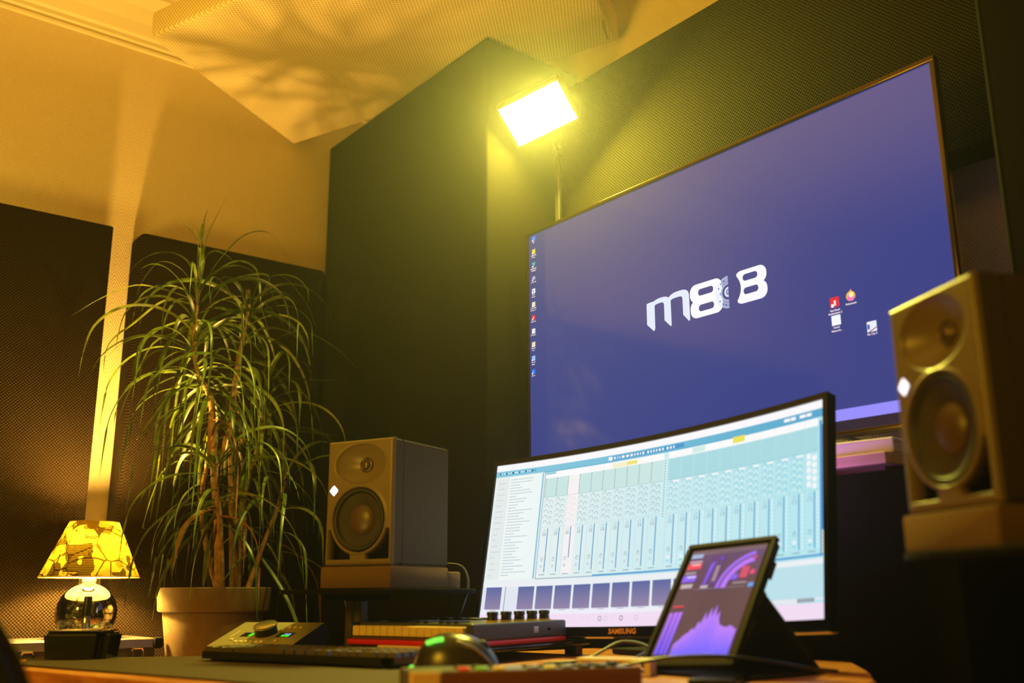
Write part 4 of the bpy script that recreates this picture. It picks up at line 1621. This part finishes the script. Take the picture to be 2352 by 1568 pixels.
n.link(tr.outputs[0], mx.inputs[1])
n.link(df.outputs[0], mx.inputs[2])
n.link(mx.outputs[0], nt.nodes['Material Output'].inputs[0])
sh = finish('lamp_shade', bm, M_shade, tl, smooth=True)
for (rr, z) in ((rb, zb), (rt, zt)):
    finish('shade_rim', tube_bm([(rr*cos(2*pi*i/48), rr*sin(2*pi*i/48), z) for i in range(49)], .0014, 6, spline=False, cap=False), mat('rim_thread', (200, 150, 60), .5), sh)
t_ = text_bm('Inter', .016, 0, .0003)
for v in t_.verts:
    z = .142-LZ+v.co.y
    rr = rb+(rt-rb)*(z-zb)/(zt-zb)+.0012
    a = radians(-18)+v.co.x/rr
    v.co = (rr*cos(a), rr*sin(a), z)
finish('printed_word', t_, mat('ink', (50, 36, 8), .6), sh)
zc = .128-LZ
finish('socket', lathe_bm([(0, c0+R+.036), (.013, c0+R+.036), (.014, zc-.030), (0, zc-.030)], 20), M_white, tl, smooth=True, auto=40)
M_bulb = bpy.data.materials.new('bulb_glow')
M_bulb.use_nodes = True
nt = M_bulb.node_tree
nt.nodes.remove(nt.nodes['Principled BSDF'])
em = nt.nodes.new('ShaderNodeEmission')
em.inputs[0].default_value = (1.0, .58, .11, 1)
em.inputs[1].default_value = TABLE_LAMP*2.2
nt.links.new(em.outputs[0], nt.nodes['Material Output'].inputs[0])
bm = bmesh.new()
bmesh.ops.create_icosphere(bm, subdivisions=2, radius=.030)
finish('bulb', bm, M_bulb, tl, loc=(0, 0, zc))

# ------------------------------------------------------------------ potted dracaena
PK = 1.17
PX, PY = -2.225*PK, .905*PK
pp = empty('potted_dracaena', (PX, PY, CZ+.001), 0, 'tall potted dracaena with narrow arching green leaves in a pale clay pot', 'plant')
ph = .252
finish('pot', lathe_bm([(r_*PK, z_) for r_, z_ in [(0, 0), (.084, 0), (.087, .004), (.110, ph-.064), (.110, ph-.062), (.119, ph-.060), (.121, ph-.056), (.1245, ph-.003), (.122, ph), (.115, ph), (.112, ph-.004), (.107, ph-.03), (0, ph-.03)]], 64), M_pot, pp, smooth=True, auto=35)
finish('soil', lathe_bm([(r_*PK, z_) for r_, z_ in [(0, ph-.018), (.07, ph-.020), (.108, ph-.024), (.108, ph-.0305), (0, ph-.0305)]], 32), M_soil, pp, smooth=True)
OFF = Vector((PX, PY, CZ+.001))
stems = {'A': [(-2.225, .915, -.01), (-2.243, .908, .16), (-2.249, .895, .26), (-2.233, .879, .36), (-2.219, .86, .445), (-2.211, .824, .496), (-2.216, .811, .579), (-2.216, .812, .697)],
         'B': [(-2.235, .955, -.01), (-2.252, .939, .263), (-2.237, .923, .41), (-2.235, .928, .521), (-2.231, .937, .619), (-2.228, .945, .686)],
         'C': [(-2.205, .948, -.01), (-2.259, .975, .215), (-2.283, 1.02, .378), (-2.298, 1.034, .491)],
         'D': [(-2.18, .904, -.01), (-2.149, .874, .154), (-2.117, .847, .236), (-2.117, .847, .284)],
         'F': [(-2.19, .96, -.01), (-2.20, 1.0, .10), (-2.20, 1.035, .20), (-2.19, 1.05, .29)],
         'E': [(-2.26, .93, -.01), (-2.29, .90, .12), (-2.31, .89, .22), (-2.31, .90, .31)]}
for k, s_ in stems.items():
    finish('stem', tube_bm([Vector(p)*PK-OFF for p in s_], .0125 if k in 'AB' else .009, 8, .0055), M_stem, pp, smooth=True)


def leaf_bm(pts, w, tw):
    P = catmull(pts, 4)
    bm = bmesh.new()
    n = len(P)
    rows = []
    for i, p in enumerate(P):
        t = (P[min(i+1, n-1)]-P[max(i-1, 0)]).normalized()
        side = t.cross(Vector((0, 0, 1)))
        if side.length < .15:
            side = t.cross(Vector((cos(tw), sin(tw), 0)))
        side.normalize()
        side = (Matrix.Rotation(tw*.35+i*.03*tw, 3, t) @ side)
        f = i/(n-1)
        ww = w*(.75+.9*f if f < .25 else 1.0-max(0, (f-.35)/.65)**1.4)
        ww = max(ww, .0006)
        nrm_ = t.cross(side).normalized()
        if i == n-1:
            rows.append([bm.verts.new(p)])
        else:
            rows.append([bm.verts.new(p-side*ww*.5), bm.verts.new(p+nrm_*ww*.18), bm.verts.new(p+side*ww*.5)])
    for a, b_ in zip(rows, rows[1:]):
        if len(b_) == 1:
            bm.faces.new((a[0], a[1], b_[0]))
            bm.faces.new((a[1], a[2], b_[0]))
        else:
            bm.faces.new((a[0], a[1], b_[1], b_[0]))
            bm.faces.new((a[1], a[2], b_[2], b_[1]))
    return bm


def add_leaf(pts, w, mi, tw):
    finish('leaf', leaf_bm(pts, w, tw), leaf_mats[mi], pp, smooth=True)


CUSTOM = [[[-2.216,0.811,0.702],[-2.214,0.818,0.812],[-2.206,0.837,0.88],[-2.198,0.86,0.94]],[[-2.216,0.812,0.697],[-2.215,0.815,0.789],[-2.224,0.788,0.841],[-2.241,0.74,0.868]],[[-2.214,0.816,0.697],[-2.202,0.849,0.771],[-2.181,0.901,0.843],[-2.157,0.957,0.854],[-2.139,0.997,0.796],[-2.13,1.017,0.773]],[[-2.217,0.809,0.67],[-2.24,0.743,0.69],[-2.26,0.679,0.694],[-2.28,0.611,0.654],[-2.294,0.555,0.605]],[[-2.217,0.809,0.659],[-2.239,0.745,0.664],[-2.258,0.686,0.606],[-2.272,0.637,0.55],[-2.274,0.631,0.479]],[[-2.216,0.813,0.681],[-2.229,0.776,0.742],[-2.245,0.729,0.758],[-2.255,0.696,0.711],[-2.259,0.682,0.657]],[[-2.216,0.811,0.638],[-2.228,0.777,0.593],[-2.246,0.726,0.558],[-2.257,0.689,0.453],[-2.263,0.669,0.373]],[[-2.219,0.803,0.616],[-2.223,0.793,0.501],[-2.236,0.754,0.417],[-2.249,0.715,0.346],[-2.25,0.712,0.336]],[[-2.214,0.816,0.555],[-2.211,0.825,0.493],[-2.21,0.827,0.422],[-2.21,0.827,0.341]],[[-2.216,0.811,0.565],[-2.229,0.776,0.48],[-2.233,0.765,0.388],[-2.232,0.766,0.25]],[[-2.171,0.925,0.658],[-2.155,0.962,0.737],[-2.171,0.925,0.745],[-2.194,0.87,0.719],[-2.207,0.837,0.662]],[[-2.212,0.824,0.725],[-2.187,0.886,0.775],[-2.168,0.933,0.757],[-2.162,0.947,0.671],[-2.152,0.969,0.597]],[[-2.234,0.931,0.729],[-2.201,1.005,0.769],[-2.173,1.065,0.705],[-2.158,1.095,0.632]],[[-2.228,0.946,0.664],[-2.218,0.968,0.755],[-2.199,1.01,0.679],[-2.194,1.021,0.625]],[[-2.208,0.99,0.503],[-2.178,1.055,0.506],[-2.15,1.111,0.505],[-2.122,1.164,0.511]],[[-2.214,0.977,0.578],[-2.18,1.05,0.626],[-2.142,1.126,0.597],[-2.108,1.188,0.533]],[[-2.207,0.992,0.45],[-2.173,1.065,0.475],[-2.151,1.11,0.401],[-2.146,1.118,0.307]],[[-2.193,1.024,0.367],[-2.166,1.078,0.379],[-2.133,1.143,0.37],[-2.117,1.172,0.387]],[[-2.247,0.899,0.27],[-2.268,0.844,0.319],[-2.289,0.785,0.267],[-2.298,0.757,0.158],[-2.297,0.763,0.144]],[[-2.247,0.899,0.24],[-2.272,0.833,0.218],[-2.289,0.786,0.129],[-2.292,0.777,0.062]],[[-2.227,0.948,0.416],[-2.221,0.961,0.344],[-2.221,0.962,0.242],[-2.229,0.943,0.161]],[[-2.235,0.929,0.426],[-2.255,0.878,0.361],[-2.274,0.829,0.278],[-2.289,0.785,0.267],[-2.295,0.769,0.178]],[[-2.245,0.904,0.23],[-2.271,0.835,0.179],[-2.276,0.821,0.062],[-2.274,0.827,0.02]],[[-2.25,0.892,0.121],[-2.251,0.888,0.053],[-2.252,0.886,0.005]],[[-2.216,0.973,0.112],[-2.212,0.981,0.033],[-2.214,0.978,-0.01]],[[-2.269,0.842,0.788],[-2.273,0.831,0.854],[-2.271,0.835,0.9],[-2.269,0.841,0.924]],[[-2.271,0.835,0.743],[-2.275,0.825,0.831],[-2.28,0.812,0.874]],[[-2.272,0.833,0.698],[-2.277,0.818,0.567],[-2.278,0.816,0.462],[-2.282,0.805,0.358]],[[-2.243,0.908,0.467],[-2.238,0.922,0.384],[-2.212,0.982,0.293],[-2.205,0.997,0.162]],[[-2.211,0.984,0.429],[-2.194,1.022,0.409],[-2.187,1.035,0.315],[-2.19,1.03,0.223]]]
rnd = random.Random(11)
for i, c in enumerate(CUSTOM):
    # start every hand-placed leaf on its own side of the stem
    add_leaf([Vector(p)*PK-OFF for p in c], rnd.uniform(.010, .014), 1 if i < 10 else rnd.choice((0, 1, 2)), rnd.uniform(-1, 1))

nleaf = len(CUSTOM)
plan = {'A': (74, .48, 1.0), 'B': (52, .36, 1.0), 'C': (48, .30, 1.0), 'D': (36, .35, 1.0), 'E': (24, .3, 1.0), 'F': (34, .3, 1.0)}
for k, (cnt, f0, f1) in plan.items():
    P = catmull([Vector(p)*PK for p in stems[k]], 8)
    for i in range(cnt):
        f = f0+(f1-f0)*(i+.5)/cnt
        p = P[min(len(P)-1, int(f*(len(P)-1)))].copy()
        a = i*2.399+rnd.uniform(-.7, .7)
        age = 1-(f-f0)/(f1-f0)          # 0 at the tip, 1 at the bottom
        el = radians(74-100*age**.8+rnd.uniform(-22, 22))
        ln_ = PK*rnd.uniform(.20, .43)*(1.0 if age > .1 else .85)
        if k in 'DE':
            ln_ *= .85
        droop = rnd.uniform(.8, 2.1)+age*.8
        pts = [p.copy()]
        steps = 6
        cur = p.copy()
        e_ = el
        wob = rnd.uniform(-.13, .13)
        for s in range(steps):
            fr = (s+.5)/steps
            e2_ = el-(el+pi/2*.94)*min(1, (fr**1.25)*droop*.72)
            a += wob
            dr = Vector((cos(a)*cos(e2_), sin(a)*cos(e2_), sin(e2_)))
            cur = cur+dr*(ln_/steps)
            pts.append(cur.copy())
        mi = rnd.choice((0, 0, 1, 2, 2)) if age < .8 else rnd.choice((0, 2, 2, 3))
        # keep clear of the loudspeaker side and the pot body
        ok = all(not (q_.z < .02 and (q_.x-PX)**2+(q_.y-PY)**2 < .165**2) for q_ in pts)
        if not ok:
            pts = [p0 if p0.z > .02 else p0 for p0 in pts]
            pts = [q_ for q_ in pts if q_.z > .02]
            if len(pts) < 4:
                continue
        if any(q_.x > -1.95 or q_.x < -2.88 or q_.y > 1.48 or ((q_.x+2.725)**2+(q_.y-.772)**2 < .145**2 and q_.z < .25) for q_ in pts):
            continue
        add_leaf([q_-OFF for q_ in pts], rnd.uniform(.008, .0135), mi, rnd.uniform(-1.5, 1.5))

# ------------------------------------------------------------------ chair back at the lower left
ch_ = empty('desk_chair', (-1.009, .028, ZF), radians(78), 'dark padded desk chair, only its back edge showing at lower left', 'chair')
bm = bmesh.new()
pts = []
outline = []
for i in range(40):
    t = 2*pi*i/40
    c, s_ = cos(t), sin(t)
    outline.append((.238*math.copysign(abs(c)**.62, c)*(1+.06*(-s_)), .30*math.copysign(abs(s_)**.7, s_)))
fr = [bm.verts.new((x, -.03-.03*(1-(x/.24)**2), z+.60)) for x, z in outline]
bk = [bm.verts.new((x, .03, z+.60)) for x, z in outline]
bm.faces.new(fr)
bm.faces.new(bk[::-1])
for i in range(40):
    bm.faces.new((fr[i], bk[i], bk[(i+1) % 40], fr[(i+1) % 40]))
bmesh.ops.recalc_face_normals(bm, faces=bm.faces)
bmesh.ops.bevel(bm, geom=[e_ for e_ in bm.edges if len(e_.link_faces) == 2 and any(len(f_.verts) > 10 for f_ in e_.link_faces)], offset=.012, segments=3, affect='EDGES')
finish('backrest', bm, mat('chair_vinyl', (34, 34, 42), .35), ch_, smooth=True, auto=50)
finish('seat', box_bm(-.23, .23, -.50, -.06, .30, .36, .025, 3), mat('chair_vinyl'), ch_, smooth=True, auto=50)
finish('back_bar', box_bm(-.03, .03, .0, .035, .26, .50, .005, 1), M_black, ch_)
finish('gas_lift', lathe_bm([(0, .06), (.028, .06), (.025, .30), (0, .30)], 16), M_black, ch_, loc=(0, -.26, 0))
for i in range(5):
    t = 2*pi*i/5
    o = finish('base_arm', box_bm(0, .24, -.018, .018, .045, .075, .006, 1), M_black, ch_, loc=(0, -.26, 0))
    o.rotation_euler = (0, 0, t)
    finish('caster', lathe_bm([(0, -.012), (.024, -.012), (.026, 0), (.024, .012), (0, .012)], 16, 'y'), M_black, ch_, loc=(.225*cos(t), -.26+.225*sin(t), .026))
